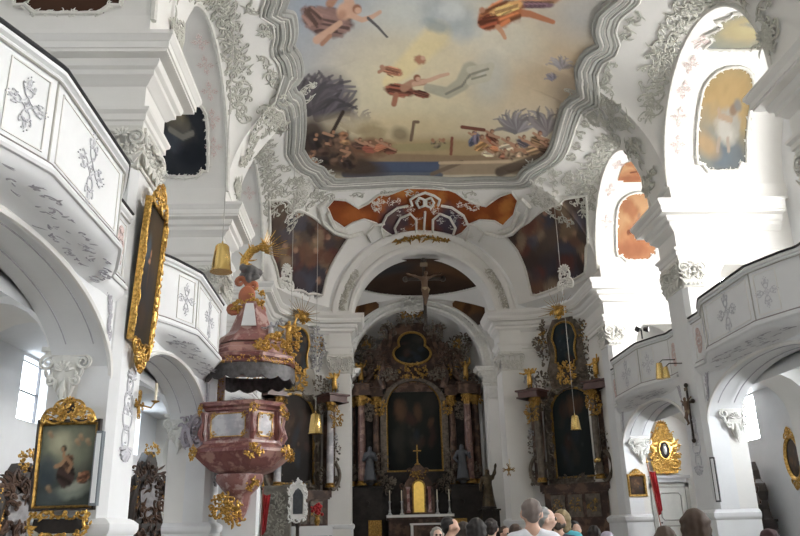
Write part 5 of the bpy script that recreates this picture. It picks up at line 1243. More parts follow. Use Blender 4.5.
for i in (0, 1, 2):
    (xa, ya_), (xb, yb_) = HX[i], HX[i+1]; L = math.hypot(xb-xa, yb_-ya_); an = math.atan2(yb_-ya_, xb-xa); w = L-.34
    q = MB(); fr = [(-w/2+.08, 3.82), (w/2-.08, 3.82), (w/2, 3.92), (w/2, 4.3), (w/2-.1, 4.4), (-w/2+.1, 4.4), (-w/2, 4.3), (-w/2, 3.92)]
    q.prism(fr, -.03, .05); M = TM((xa+xb)/2, (ya_+yb_)/2, 0, rz=an); o = MB(); o.merge(q, M); po = o.build('marble_panel', GREYM, PU, 0)
    q = MB(); outline_tube(q, fr, .014, -.035)
    for x, z in ((-w/2+.05, 3.87), (w/2-.05, 3.87), (-w/2+.05, 4.35), (w/2-.05, 4.35)): q.merge(cluster(.17, .17, int(x*50)+i, 9, .014, -.04, .02), TM(x, 0, z))
    o = MB(); o.merge(q, M); o.build('gilt_border', GOLD, po, 40)
for i in (0, 1, 2, 3):
    x0, y0 = HX[i]; b = math.atan2(y0, x0)
    q = MB(); q.box(-.06, .06, -.06, .06, 3.72, 4.46); q.tube([(0, -.06, 3.74), (0, -.14, 3.9), (0, -.06, 4.2), (0, -.1, 4.46)], [.05, .08, .045, .06], 8); o = MB(); o.merge(q, TM(x0, y0, 0, rz=b+PI/2)); o.build('corner_scroll', REDM, PU, 40)
    q = MB(); q.merge(cluster(.24, .24, i+90, 14, .022, -.08, .06), TM(0, -.08, 4.52)); o = MB(); o.merge(q, TM(x0, y0, 0, rz=b+PI/2)); o.build('gilt_capital', GOLD, PU, 40)
    q = MB(); q.merge(cluster(.42, .3, i+30, 26, .026, -.04, .1), TM(0, -.26, 3.42)); o = MB(); o.merge(q, TM(x0, y0, 0, rz=b+PI/2)); o.build('gilt_scroll', GOLD, PU, 40)
for q_, (x, z) in enumerate(((-.35, 2.1), (-.1, 1.95), (.3, 2.7))):
    m = MB(); m.merge(cluster(.5 if q_ < 2 else .4, .6 if q_ < 2 else .3, 60+q_, 30, .035, -.35, .2), TM(x, 0, z)); m.build('gilt_foliage', GOLD, PU, 40)
m = MB(); m.box(-.42, .42, .15, .8, 1.2, 2.9); m.build('bracket', PLASTER2, PU, 0)
m = MB(); cscroll(m, (-1.25, 3.7), (-1.05, 4.6), .5, .07, 6); cscroll(m, (-1.5, 3.75), (-1.2, 4.35), .5, .06, 6); m.merge(cluster(.6, .9, 15, 30, .035, -.02, .15), TM(-1.3, 0, 4.1)); t2 = MB(); t2.merge(m, TM(0, .0, 0)); t2.build('side_scrollwork', mat('lilac_marble', (.42, .38, .42), .4, var=.2, vscale=5), PU, 40)
# back board and canopy
for x in (-.74,):
    m = MB(); m.box(x-.1, x+.1, .55, .75, 4.6, 5.8); o = m.build('back_post', PINKM, PU, 0); m = MB(); m.merge(cluster(.16, 1.0, 8, 20, .016, 0, .02), TM(x, .52, 5.2)); m.build('gilt_drop', GOLD, o, 40)
def shx(m, d=.16): m.v = [(x+d, y, z) for x, y, z in m.v]; return m
CAN = stack([(.6, 5.66), (1.05, 5.67), (1.24, 5.7), (1.2, 5.78), (1.28, 5.84), (1.3, 5.92), (1.16, 5.98), (1.14, 6.1), (1.06, 6.16), (1.04, 6.24), (.8, 6.34)], MB()); 
shx(CAN).build('canopy', REDM, PU, 25)
m = stack([(.92, 6.32), (.86, 6.5), (.7, 6.62), (.62, 6.7), (.5, 7.0), (.36, 7.4), (.3, 7.55)], MB()); shx(m).build('canopy_roof', PINKM, PU, 25)
m = MB()
for a in (-PI/2, -PI/2-PI/4, -PI/2+PI/4):
    q = MB(); q.prism([(-.2, 6.78), (.2, 6.78), (.1, 7.4), (-.1, 7.4)], -.05, .02); m.merge(q, TM(.56*cos(a), .56*sin(a), 0, rz=a+PI/2)); break
shx(m).build('roof_panel', PLASTER2, PU, 0)
m = MB(); n = 64                                               # scalloped lambrequin
top = [(1.2*cos(2*PI*i/n), 1.2*sin(2*PI*i/n), 5.66) for i in range(n+1)]; bot = [(1.22*cos(2*PI*i/n), 1.22*sin(2*PI*i/n), 5.34-.1*abs(sin(i*PI/4))) for i in range(n+1)]
bot2 = [(1.18*cos(2*PI*i/n), 1.18*sin(2*PI*i/n), 5.34-.1*abs(sin(i*PI/4))) for i in range(n+1)]; top2 = [(1.16*cos(2*PI*i/n), 1.16*sin(2*PI*i/n), 5.66) for i in range(n+1)]
m.loft([top, bot, bot2, top2], False, False); shx(m).build('lambrequin', mat('lambrequin_dark', (.03, .026, .026), .5, var=.4, vscale=8, col2=(.10, .095, .10)), PU, 40)
m = MB()
for i in range(48):
    a = 2*PI*i/48; m.merge(cluster(.2, .16, i, 5, .018, 0, .03), TM(1.28*cos(a), 1.28*sin(a), 5.74+.03*sin(i*1.3), rz=a+PI/2))
shx(m).build('gilt_fringe', GOLD, PU, 40)
m = MB()
for (x, y, z, w, h, sd) in ((.85, -.6, 6.3, .5, .45, 1), (1.15, -.35, 6.05, .45, .4, 2), (1.35, -.1, 6.5, .3, .7, 3), (.6, -.95, 6.1, .4, .3, 4)):
    q = MB(); q.merge(cluster(w, h, sd, 34, .035, -.05, .3), TM(x, y, z)); q.build('gilt_figures', GOLD, PU, 40)
q = MB(); q.merge(FIGS[3], TM(1.2, -.2, 6.25, rz=.4, s=.75)); q.build('gilt_putto', GOLD, PU, 60)
q = MB(); q.merge(FIGS[4], TM(.75, -.5, 6.3, rz=-.4, s=.6)); q.build('putto', GREYM, PU, 60)
# crowning: red scrolled cartouche, clouds, a fan of gilded flames
m = MB(); ORM = mat('red_orange_carving', (.42, .14, .07), .5, var=.2, vscale=5)
cscroll(m, (-.32, 7.3), (-.1, 8.25), -.6, .085, 7); cscroll(m, (.32, 7.25), (.05, 8.1), .6, .085, 7); m.blob((0, -.1, 7.75), (.24, .14, .3), 12, 9); m.build('red_cartouche', ORM, PU)
m = MB(); m.merge(cluster(.85, .4, 71, 34, .04, -.15, .2), TM(.05, 0, 7.45)); m.merge(cluster(.4, .5, 73, 16, .03, -.2, .2), TM(.3, 0, 7.7)); m.build('gilt_garland', GOLD, PU, 40)
rr = random.Random(3); PR = []
for i in range(16): x, y, z = rr.uniform(-.28, .3), rr.uniform(-.2, .2), rr.uniform(8.25, 8.6); PR.append(((x, y, z), (x+.05, y, z), rr.uniform(.08, .15), .08))
sdf_mesh(PR, .03, .08).build('cloud', mat('dark_cloud_carving', (.10, .095, .095), .45, var=.3, vscale=5), PU, 60)
m = MB(); pts = [(-.15, 0, 8.55), (-.12, -.05, 8.85), (.05, -.1, 9.08), (.3, -.1, 9.2), (.55, -.05, 9.25)]
m.tube(pts, [.12, .12, .12, .09, .05], 8)
for i in range(34):
    t_ = rr.random(); k = min(3, int(t_*4)); p0 = np.array(pts[k]); q = MB(); leaf(q, (0, 0), rr.uniform(-.4, 2.4), rr.uniform(.15, .32), .03, rr.uniform(-1, 1)); m.merge(q, TM(*(p0+(np.array(pts[k+1])-p0)*(t_*4-k)+np.array([rr.uniform(-.08, .08), rr.uniform(-.15, .1), rr.uniform(-.1, .1)]))))
m.build('gilt_wing', GOLD, PU, 40)
m = MB(); m.merge(sunburst(.75, 5, 12, -.3, 1.5), TM(.35, 0, 9.1)); m.build('gilt_rays', GOLD, PU, 40)

# ================================================================== framed paintings
def picture(name, label, loc, w, h, rot, fn, frame_m=GOLD, fw=.07, top=(0, 0), foot=(0, 0), seed=1, oval=False, cat='painting', rough=OIL):
    t = thing(name, label, cat, loc, rot=rot)
    if oval: sh = lambda u, v: ((u-.5)/.5)**2+((v-.5)/.5)**2 < 1
    else: sh = None
    paint_panel('canvas', t, w, h, fn, rough, 40, 56, 0, sh)
    m = MB(); O = [(-w/2, 0), (w/2, 0), (w/2, h), (-w/2, h)] if not oval else [(w/2*cos(2*PI*i/32), h/2+h/2*sin(2*PI*i/32)) for i in range(32)]
    def off(P, d): return [(x+(d if x > 0 else -d), z+(d if z > h/2 else -d)) for x, z in P] if not oval else [(x*(1+2*d/w), h/2+(z-h/2)*(1+2*d/h)) for x, z in P]
    rows = []
    for d, y in ((0, .02), (0, -.02), (fw*.25, -.05), (fw*.7, -.07), (fw, -.03), (fw, .05)): rows.append([(x, y, z) for x, z in off(O, d)])
    n = len(O); vs = [p for r in rows for p in r]; m.add(vs, [(i*n+j, i*n+(j+1) % n, (i+1)*n+(j+1) % n, (i+1)*n+j) for i in range(len(rows)-1) for j in range(n)])
    fixnormals(m); m.build('frame', frame_m, t, 30)
    if not sh: m = MB(); m.box(-w/2-.02, w/2+.02, .02, .055, -.02, h+.02); m.build('back_board', WOOD, t, 0)
    else: m = MB(); m.prism(off(O, fw*.5), .02, .06); m.build('back_board', WOOD, t, 0)
    if top[1]: m = MB(); m.merge(crest(top[0], top[1], seed, 2.2, r=top[0]*.019), TM(0, -.04, h+fw*.6)); m.merge(cluster(top[0]*.5, top[1]*.5, seed+3, 22, top[0]*.022, -.03, .04), TM(0, -.02, h+fw+top[1]*.3)); m.build('carved_crest', frame_m, t, 40)
    if foot[1]: m = MB(); m.merge(crest(foot[0], foot[1], seed+1, 2.2, r=foot[0]*.019, flip=True), TM(0, -.04, -fw*.6)); m.merge(cluster(foot[0]*.55, foot[1]*.6, seed+5, 22, foot[0]*.022, -.03, .04), TM(0, -.02, -fw-foot[1]*.3)); m.build('carved_foot', frame_m, t, 40)
    return t
def vision(P):
    P.c[:] = lin((60, 66, 62)); P.dot(.45, .26, .48, .28, (134, 136, 116), 0, 1.1, .9, .4, 2); P.dot(.36, .22, .2, .12, (172, 168, 142), 0, 1, .8); P.dot(.78, .16, .22, .16, (104, 106, 92), 0, .9, .8, .5, 3); P.dot(.15, .6, .2, .2, (58, 68, 76), 0, .9, .8, .5, 5)
    P.dot(.64, .82, .34, .1, (126, 132, 122), -.15, .6, .9, .5, 6); P.dot(.7, .76, .2, .06, (150, 154, 140), -.2, .7, .7, .5, 9); P.dot(.2, .92, .3, .09, (72, 80, 82), 0, .8, .8); P.drape(.5, .62, .17, .15, .5, (52, 40, 36), 4, 11); P.drape(.54, .47, .09, .1, .3, (92, 68, 52), 5, 7); P.dot(.43, .3, .055, .045, (52, 44, 36), 0, .5, .95); P.dot(.41, .305, .03, .028, (150, 118, 90), 0, .5, .9)
    P.line([(.44, .36), (.46, .44), (.4, .5), (.3, .52)], .022, (150, 118, 90)); P.line([(.5, .42), (.6, .5), (.55, .58)], .022, (140, 108, 82)); P.drape(.84, .66, .12, .07, -.3, (120, 82, 62), 6, 7); P.dot(.76, .62, .03, .025, (156, 120, 92), 0, .5)
    for x, y in ((.2, .78), (.14, .1), (.72, .14), (.86, .2), (.66, .2)): P.dot(x, y, .045, .032, (160, 136, 108), 0, .6, .85); P.dot(x+.03, y+.035, .05, .03, (142, 114, 90), .4, .7, .7)
    P.mottle(9, .14)
def shade_f(P):
    P.c[:] = lin((34, 30, 26)); P.dot(.6, .3, .4, .3, (74, 60, 44), 0, 1, .8, .5, 2); P.dot(.35, .35, .12, .12, (66, 80, 92), .2, .7, .9, .6, 3); P.dot(.5, .6, .3, .2, (40, 44, 52), 0, .9, .8, .6, 4); P.figure(.5, .45, .3, (62, 50, 44), seed=3); P.dot(.4, .8, .2, .1, (58, 44, 34), 0, .8, .8, .5, 5); P.mottle(8, .18)
# tall painting on the nave face of the first pier, leaning out from the wall
tp_ = picture('tall_painting', 'tall narrow dark painting in a gilded carved frame on the first left pier', (-6.56, 13.6, 4.75), 1.08, 2.6, (math.radians(2.5), 0, PI/2), shade_f, GOLD, .05, (1.0, .5), (.95, .5), 4)
for q in (1, -1): m = MB(); m.merge(along([(q*.6, .1), (q*.6, 2.5)], .16, 3+q, 1.4, .016)); m.v = [(a, b-.05, c) for a, b, c in m.v]; m.build('carved_side', GOLD, tp_, 40)
# painting on the side of the first pier facing the viewer
pt = picture('vision_painting', 'dim painting of a kneeling figure in a black and gold frame with gilded crest', (-7.28, 12.76, 1.97), .84, 1.24, (math.radians(3), 0, 0), vision, GOLDD, .045, (0, 0), (0, 0), 8)
m = MB(); 
for a, b, c, d in ((-.5, .5, -.08, -.045), (-.5, .5, 1.285, 1.33), (-.5, -.465, -.08, 1.33), (.465, .5, -.08, 1.33)): m.box(a, b, -.05, .06, c, d)
m.build('outer_frame', WOOD, pt, 0)
m = MB(); m.merge(crest(.84, .36, 8, 2.4, r=.016), TM(0, -.08, 1.32)); m.merge(cluster(.5, .25, 6, 24, .02, -.1, .03), TM(0, 0, 1.45)); m.build('gilt_crest', GOLD, pt, 40)
m = MB(); m.blob((0, -.08, 1.5), (.12, .04, .13), 14, 10); m.build('dark_medallion', DARKM, pt)
t = thing('gilt_console_frame', 'small gilded scroll frame hanging under the vision painting', 'ornament', (-7.28, 12.75, 1.55))
m = MB(); m.prism([(-.4, .22), (.4, .22), (.42, .08), (.28, 0), (-.28, 0), (-.42, .08)], -.03, .08); m.build('dark_panel', DARKM, t, 0)
m = MB(); m.merge(along([(-.42, .28), (-.46, .1), (-.3, -.02), (0, -.08), (.3, -.02), (.46, .1), (.42, .28), (0, .27), (-.42, .28)], .13, 5, 1.3, .02)); m.v = [(a, b-.04, c) for a, b, c in m.v]; m.build('gilt_frame', GOLD, t, 40)
# gilded frame over the door on the right
t = thing('gilded_reliquary', 'golden rococo frame with a small dark oval relief over the right side door', 'reliquary', (8.62, 29.28, 3.2))
m = MB(); m.prism([(-.42, 0), (.42, 0), (.5, .3), (.44, .8), (.55, 1.1), (.3, 1.5), (0, 1.72), (-.3, 1.5), (-.55, 1.1), (-.44, .8), (-.5, .3)], -.03, .08); m.build('gilt_ground', GOLD, t, 0)
m = MB(); c_ = cluster(.62, 1.5, 5, 60, .03, -.06, .06)
for q in (1, -1): m.merge(c_, Matrix.Translation((q*.25, 0, .82))@Matrix.Diagonal((q, 1, 1, 1)))
m.merge(cluster(.4, .4, 7, 20, .025, -.08, .04), TM(0, 0, 1.6)); m.merge(crest(.7, .75, 3, 1.4, r=.02), TM(0, -.06, 1.2)); m.merge(crest(1.1, .45, 6, 1.4, r=.02, flip=True), TM(0, -.06, .4)); m.build('gilt_carving', GOLD, t, 40)
m = MB(); m.blob((0, -.1, .85), (.2, .06, .32), 18, 12); m.build('dark_oval', DARKM, t); m = MB(); m.blob((0, -.15, .86), (.07, .03, .18), 10, 8); m.blob((0, -.16, 1.02), .05, 8, 6); m.build('silver_relief', SILVER, t)
m = MB(); outline_tube(m, [(.21*cos(2*PI*i/24), .85+.33*sin(2*PI*i/24)) for i in range(24)], .03, -.11); m.build('oval_rim', GOLD, t)
o = bpy.data.objects.new('door_1', None); COL.objects.link(o); o.location = (8.66, 29.36, 0); struct(o)
def dbox(nm, mt, *b): m = MB(); m.box(*b); return m.build(nm, mt, o, 0)
dbox('door_leaf', mat('door_white', (.74, .74, .70), .6), -.58, .58, -.03, .0, 0, 2.7)
for a, b, c, d in ((-.72, -.58, 0, 2.84), (.58, .72, 0, 2.84), (-.72, .72, 2.7, 2.84)): dbox('door_frame', GREYMOULD, a, b, -.08, 0, c, d)
m = MB(); m.box(-.78, .78, -.2, .02, 3.02, 3.12); m.box(-.62, .62, -.14, .02, 2.88, 3.02); m.build('door_cornice', mat('grey_shelf', (.55, .55, .55), .7), o, 0)
for z0, z1 in ((1.55, 2.5), (.3, 1.35)):
    m = MB(); P8 = [(-.32, z0), (.32, z0), (.4, z0+.1), (.4, z1-.1), (.32, z1), (-.32, z1), (-.4, z1-.1), (-.4, z0+.1)]; outline_tube(m, P8, .03, -.035, n=4); m.build('door_panel', GREYMOULD, o, 0)
m = MB(); m.blob((-.45, -.07, 1.46), .035, 8, 6); m.build('door_knob', DARKM, o)
picture('small_picture', 'little dark picture in a gold frame left of the flag by the side door', (7.12, 28.32, 2.45), .52, .62, (0, 0, 0), gloom(61, (46, 36, 28), (120, 90, 62)), GOLD, .08, (.5, .22), (0, 0), 12)
picture('oval_picture', 'dark oval picture in an ornate gilded frame on the far right wall', (10.17, 23.05, 2.65), .72, 1.1, (0, 0, -PI/2), gloom(66, (40, 34, 30), (80, 62, 48)), GOLD, .12, (.55, .3), (.5, .3), 15, True)

# ================================================================== lamps, crosses, sconces
def pendant(label, loc, h, top):
    t = thing('pendant_lamp', label, 'pendant lamp', loc, 0, 'brass pendant lamps on long cables'); r = h*.34
    m = MB(); m.lathe([(r*1.1, 0), (r*1.06, .03*h), (r*.98, .06*h), (r*.86, .45*h), (r*.68, .9*h), (r*.5, .97*h), (r*.12, h), (.01, h*1.1)], n=24); m.lathe([(r*1.0, .005), (r*.8, .45*h), (r*.6, .88*h)], n=24); m.build('lamp_shade', BRASS, t, 40)
    m = MB(); m.blob((0, 0, h*.16), (r*.5, r*.5, h*.16), 12, 9); m.build('bulb', mat('unlit_bulb', (.8, .8, .78), .3), t)
    m = MB(); m.tube([(0, 0, h*1.05), (0, 0, top-loc[2])], .009, 5); m.build('cable', mat('cable_grey', (.42, .40, .37), .6), t)
    return t
def lamp_at(label, px, py_top, py_bot, Y):
    a = at(px, py_top, Y=Y); b = at(px, py_bot, Y=Y); h = a[2]-b[2]; x = b[0]
    w = vsec(Y)[0]; top = vz(max(-w+.4, min(w-.4, x)), Y)-.02 if abs(x) < w else 13.
    return pendant(label, (x, Y, b[2]), h, top)
lamp_at('large brass pendant lamp hanging in front of the pulpit top', 221, 244, 272, 13.2)
lamp_at('brass pendant lamp hanging at the right rim of the pulpit canopy', 289.5, 376, 391, 25)
lamp_at('brass pendant lamp in front of the left side altar frame', 315.5, 413, 434, 28)
lamp_at('brass pendant lamp in front of the right side altar painting', 576, 415, 430, 26)
for lab, px in (('left one of the twin brass spotlight shades below the right balcony', 661), ('right one of the twin brass spotlight shades below the right balcony', 667)):
    a = at(px, 362 if px < 664 else 366, X=6.15); b = at(px, 379 if px < 664 else 378, X=6.15)
    t = thing('spot_lamp', lab, 'spot lamp', tuple(b), 0, 'twin brass shades below the right balcony'); h = a[2]-b[2]; r = h*.3
    m = MB(); m.lathe([(r, 0), (r*.9, .3*h), (r*.6, h), (.01, h*1.02)], n=18); m.lathe([(r*.9, .01), (r*.55, .95*h)], n=18); m.build('lamp_shade', BRASS, t, 40)
    m = MB(); m.tube([(0, 0, h), (.12, 0, h+.1), (.5, 0, h+.1)], .015, 6); m.build('arm', DARKM, t)
crucifix('pier_crucifix', 'dark crucifix hanging on the nave face of the second right pier', (6.58, 21.5, 3.62), 1.55, .62, -PI/2, WOOD, BODYM, .32)
def sconce(name, label, loc, rz, h=.5, gold=GOLDD):
    t = thing(name, label, 'candle sconce', loc, rz)
    m = MB(); m.lathe([(.07, 0), (.06, .03), (.02, .04)], n=12); q = MB(); q.merge(m, TM(0, 0, 0, rx=PI/2)); q.tube([(0, -.03, 0), (0, -.25, -.06), (0, -.32, .04)], .016, 6); q.build('bracket', gold, t)
    m = MB()
    for k in range(4):
        a = k*PI/2; m.tube([(.0, -.03, 0), (.16*cos(a), -.04, .16*sin(a))], [.02, .035], 6)
        for d in (-.5, .5): m.tube(spiral(.2*cos(a)+.03*cos(a+d*3), .2*sin(a)+.03*sin(a+d*3), .05, 1., a, 1 if d > 0 else -1, 12, -.04), .014, 5)
    m.build('cross_plate', gold, t, 40)
    m = MB(); m.lathe([(.02, .02), (.07, .05), (.075, .06), (.02, .06)], (0, -.32, 0), 12); m.build('drip_pan', gold, t); m = MB(); m.lathe([(.024, .06), (.024, .06+h), (.004, .07+h)], (0, -.32, 0), 10); m.build('candle', IVORY, t)
    return t
sconce('consecration_sconce', 'gold cross shaped sconce with a white candle low on the first left pier', (-6.62, 13.98, 3.72), PI/2, .32)
p = at(508, 470, Y=33); sconce('consecration_sconce', 'gold cross shaped sconce on the pier right of the high altar', (p[0], 32.86, p[2]), 0, .35)
p = at(605, 460, X=6.6); t = thing('wall_lamp', 'small double lamp arm on the right pier beside the side altar', 'wall lamp', (6.6, p[1], p[2]), -PI/2)
m = MB(); m.tube([(0, 0, .5), (0, -.15, .1), (0, -.3, 0)], .015, 6); m.build('arm', DARKM, t)
for a in (-.16, .16): m = MB(); m.blob((a, -.3, 0), .1, 10, 8); m.build('shade', BRASS, t)
# floodlight on the right balcony rail, loudspeaker columns
p = at(642, 348, X=6.2); t = thing('floodlight', 'black floodlight clamped on the rail of the right balcony', 'floodlight', (6.25, p[1], 7.03), 0)
m = MB(); m.cyl((0, 0, 0), (0, 0, .3), .025, None, 8); m.build('post', BLACKRAIL, t)
for a in (-.2, .2): m = MB(); m.tube([(a*.3, -.05, .3), (a*.25+a*.7, -.15, .28)], [.06, .11], 4); m.build('lamp_head', BLACKRAIL, t, 0)
for nm, lab, loc, rz in (('l', 'slim grey column loudspeaker beside the vision painting on the left pier', (-6.78, 12.74, 1.95), 0), ('r', 'slim black and white column loudspeaker on the edge of the second right pier', (6.72, 20.8, 1.95), -.6)):
    t = thing('column_loudspeaker', lab, 'loudspeaker', loc, rz); m = MB(); m.box(-.06, .06, -.1, .02, 0, 1.15); m.build('housing', BLACKRAIL if nm == 'r' else mat('slate_grey', (.16, .18, .2), .5), t, 0)
    m = MB(); m.box(-.035, .035, -.115, -.1, .04, 1.11); m.build('grille', PLASTER2, t, 0)

# ================================================================== carved shrines, flags, stands
def shrine(label, loc, rz, seed, h=2.6):
    t = thing('carved_shrine', label, 'shrine', loc, rz)
    m = MB(); slab_block(m, -.75, .75, -.35, .3, 0, h*.55); m.build('base', WOOD, t, 0)
    m = MB(); m.prism([(-.65, h*.55), (.65, h*.55), (.52, h*.66), (.5, h*.76), (.6, h*.86), (.5, h*.95), (.28, h*1.0), (.24, h*1.1), (.1, h*1.2), (-.1, h*1.2), (-.24, h*1.1), (-.28, h*1.0), (-.5, h*.95), (-.6, h*.86), (-.5, h*.76), (-.52, h*.66)], -.12, .25); m.build('back', WOOD, t, 0)
    m = MB(); m.merge(cluster(1.35, h*.5, seed+20, 46, .045, -.14, .15), TM(0, 0, h*.82)); m.merge(cluster(1.3, h*.4, seed+21, 36, .045, -.38, .1), TM(0, 0, h*.3)); m.build('carved_scrolls', BROWNM, t, 40)
    for q in (1, -1): m = MB(); m.tube([(q*.68, -.2, h*.56), (q*.75, -.25, h*.7), (q*.55, -.2, h*.88), (q*.62, -.18, h*.98)], [.12, .15, .09, .06], 8); m.build('volute', WOOD, t); m = MB(); m.merge(cluster(.2, h*.35, seed+q, 16, .03, -.2), TM(q*.6, 0, h*.8)); m.build('gilt_carving', GOLD, t, 40); m = MB(); m.merge(cluster(.16, h*.3, seed+q+5, 12, .025, -.38), TM(q*.5, 0, h*.3)); m.build('gilt_drop', GOLD, t, 40)
    m = MB(); m.prism([(-.34, h*.6), (.34, h*.6), (.3, h*.72), (.36, h*.82), (.25, h*.93), (0, h*.97), (-.25, h*.93), (-.36, h*.82), (-.3, h*.72)], -.17, -.1); m.build('grey_panel', mat('weathered_panel', (.30, .285, .29), .6, var=.3, vscale=6), t, 0)
    m = MB(); m.merge(cluster(.5, .35, seed+9, 20, .03, -.12), TM(0, 0, h*1.22)); m.build('gilt_crest', GOLD, t, 40)
    return t
shrine('dark carved shrine with gilt drops under the lower left window', (-9.5, 16.3, 0), PI/2-.5, 4, 2.45)
shrine('dark carved shrine with a white edged panel left of the pulpit', (-9.4, 24.9, 0), PI/2-.6, 8, 3.3)
t = shrine('dark carved shrine behind the right pier, left of the oval picture', (9.6, 24.9, 0), -PI/2, 12, 2.7)
p = at(166, 470, X=-8.9); t = thing('gilt_plaque', 'tall white and gold plaque beside the shrine left of the pulpit', 'plaque', (-8.9, 26.1, 2.3), PI/2-.4)
m = MB(); m.prism([(-.2, 0), (.2, 0), (.25, .8), (.1, 1.4), (0, 1.6), (-.1, 1.4), (-.25, .8)], 0, .06); m.build('white_board', PLASTER, t, 0); m = MB(); m.box(-.04, .04, .0, .06, -2.3, 0); m.build('post', WOOD, t, 0); m = MB(); m.merge(cluster(.3, 1.3, 4, 40, .03, -.03, .03), TM(0, 0, .8)); m.build('gilt_carving', GOLD, t, 40)
REDC = mat('red_cloth', (.42, .025, .03), .75, var=.25, vscale=5)
def flag(label, foot, lean, H, n=5, w=.3, drop=1.0, colm=REDC):
    t = thing('processional_flag', label, 'flag', foot); m = MB(); m.tube([(0, 0, 0), (lean*H, 0, H)], .018, 6); m.build('pole', mat('pole_wood', (.30, .10, .06), .5), t)
    m = MB(); m.blob((lean*H, 0, H+.06), .045, 8, 6); m.tube([(lean*H, 0, H+.05), (lean*H*1.02, 0, H+.25)], [.03, .004], 6); m.build('finial', GOLD, t)
    m = MB(); zt = H*.93; us = np.linspace(0, 1, 12); vs = np.linspace(0, 1, 14)
    def F(u, v, o=0): return (lean*(zt-drop*v)+w*u*(.6+.4*(1-v))+.02, .05*sin(u*16+v*2)+o, zt-drop*v*(1-.12*u)-.05*sin(u*PI))
    m.grid(lambda u, v: F(u, v), us, vs); m.grid(lambda u, v: F(u, v, .012), us, vs); m.build('cloth', colm, t, 60)
    return t
p = at(653, 500, Y=27.6); flag('red furled flag on a leaning pole in front of the right side door', (p[0]+.3, 27.6, 0), -.1, 3.45, w=.22, drop=1.5)
p = at(249, 500, Y=26.5); flag('dark red furled banner standing behind the pulpit foot', (p[0]-.1, 26.5, 0), .06, 3.1, w=.26, drop=1.3)
flag('red banner just right of the darker one behind the pulpit', (p[0]+.35, 26.8, 0), .02, 2.9, w=.25, drop=1.3)
t = thing('framed_tablet', 'white rococo framed dark tablet standing before the left side altar', 'tablet', (-5.12, 29.2, 0))
m = MB(); m.lathe([(.3, 0), (.3, .06), (.08, .15), (.06, 1.6), (.12, 1.75)], n=12); m.build('stand', WOOD, t)
m = MB(); m.prism([(-.24, 1.9), (.24, 1.9), (.3, 2.1), (.27, 2.7), (.32, 2.95), (.15, 3.15), (0, 3.3), (-.15, 3.15), (-.32, 2.95), (-.27, 2.7), (-.3, 2.1)], -.03, .05); m.build('white_frame', PLASTER, t, 0)
m = MB(); m.merge(along([(-.24, 1.85), (-.3, 2.1), (-.27, 2.7), (-.32, 2.95), (0, 3.28), (.32, 2.95), (.27, 2.7), (.3, 2.1), (.24, 1.85), (-.24, 1.85)], .14, 6, 1., .025)); m.v = [(a, b-.04, c) for a, b, c in m.v]; m.build('carving', SILVER if False else PLASTER, t, 40)
m = MB(); m.prism([(-.17, 2.08), (.17, 2.08), (.18, 2.75), (.1, 2.9), (0, 2.98), (-.1, 2.9), (-.18, 2.75)], -.05, -.03); m.build('dark_tablet', mat('slate', (.05, .055, .06), .5, var=.4, vscale=10), t, 0)
p = at(280, 500, Y=29.6); t = thing('stone_stele', 'grey carved stone block standing left of the white framed tablet', 'stele', (p[0]-.1, 29.7, 0))
m = MB(); slab_block(m, -.5, .5, -.3, .3, 0, 3.1, .06); m.build('block', mat('grey_green_stone', (.20, .19, .165), .6, var=.3, vscale=5), t, 0); m = MB(); m.merge(cluster(.7, 1.6, 14, 46, .035, -.32, .04), TM(0, 0, 2.0)); m.build('carving', mat('pale_stone_carving', (.33, .32, .28), .6, var=.2), t, 40)
p = at(312, 531, Y=30); t = thing('side_table', 'narrow table with a white cloth before the left side altar', 'table', (-4.75, 30.4, 0))
m = MB(); m.box(-.85, .85, -.3, .3, 1.62, 1.66); m.box(-.85, .85, -.305, -.3, 1.3, 1.66); m.build('table_cloth', PLASTER2, t, 0); 
for a in (-.75, .75):
    for b in (-.25, .25): m = MB(); m.box(a-.04, a+.04, b-.04, b+.04, 0, 1.62); m.build('leg', WOOD, t, 0)
t = thing('flower_vase', 'vase of red flowers on the white table by the left side altar', 'vase', (-4.5, 30.4, 1.66))
m = MB(); m.lathe([(.06, 0), (.1, .1), (.12, .2), (.06, .32), (.08, .38)], n=14); m.build('vase', GOLDD, t); m = MB(); rr = random.Random(2)
for i in range(30): a = rr.uniform(0, 6.3); q = rr.uniform(0, .22); m.blob((q*cos(a), q*sin(a), .5+rr.uniform(-.1, .3)), rr.uniform(.04, .07), 6, 5)
m.build('red_flowers', REDC, t)
p = at(490, 478, Y=36.5); statue('gilt_saint', 'gilded and dark saint statue on a bracket right of the high altar', (p[0]-.1, 36.6, at(490, 508, Y=36.6)[2]), 1.75, 1, mat('statue_dark_gold', (.075, .055, .03), .4, .5, var=.5, vscale=6), -.3, None)
m = MB(); x_, z_ = p[0]-.1, at(490, 508, Y=36.6)[2]; q = thing('statue_pedestal', 'dark stone pedestal carrying the saint right of the high altar', 'pedestal', (x_, 36.6, 0)); slab_block(m, -.4, .4, -.4, .4, 0, z_-.05, .06); m.build('block', DARKM, q, 0)
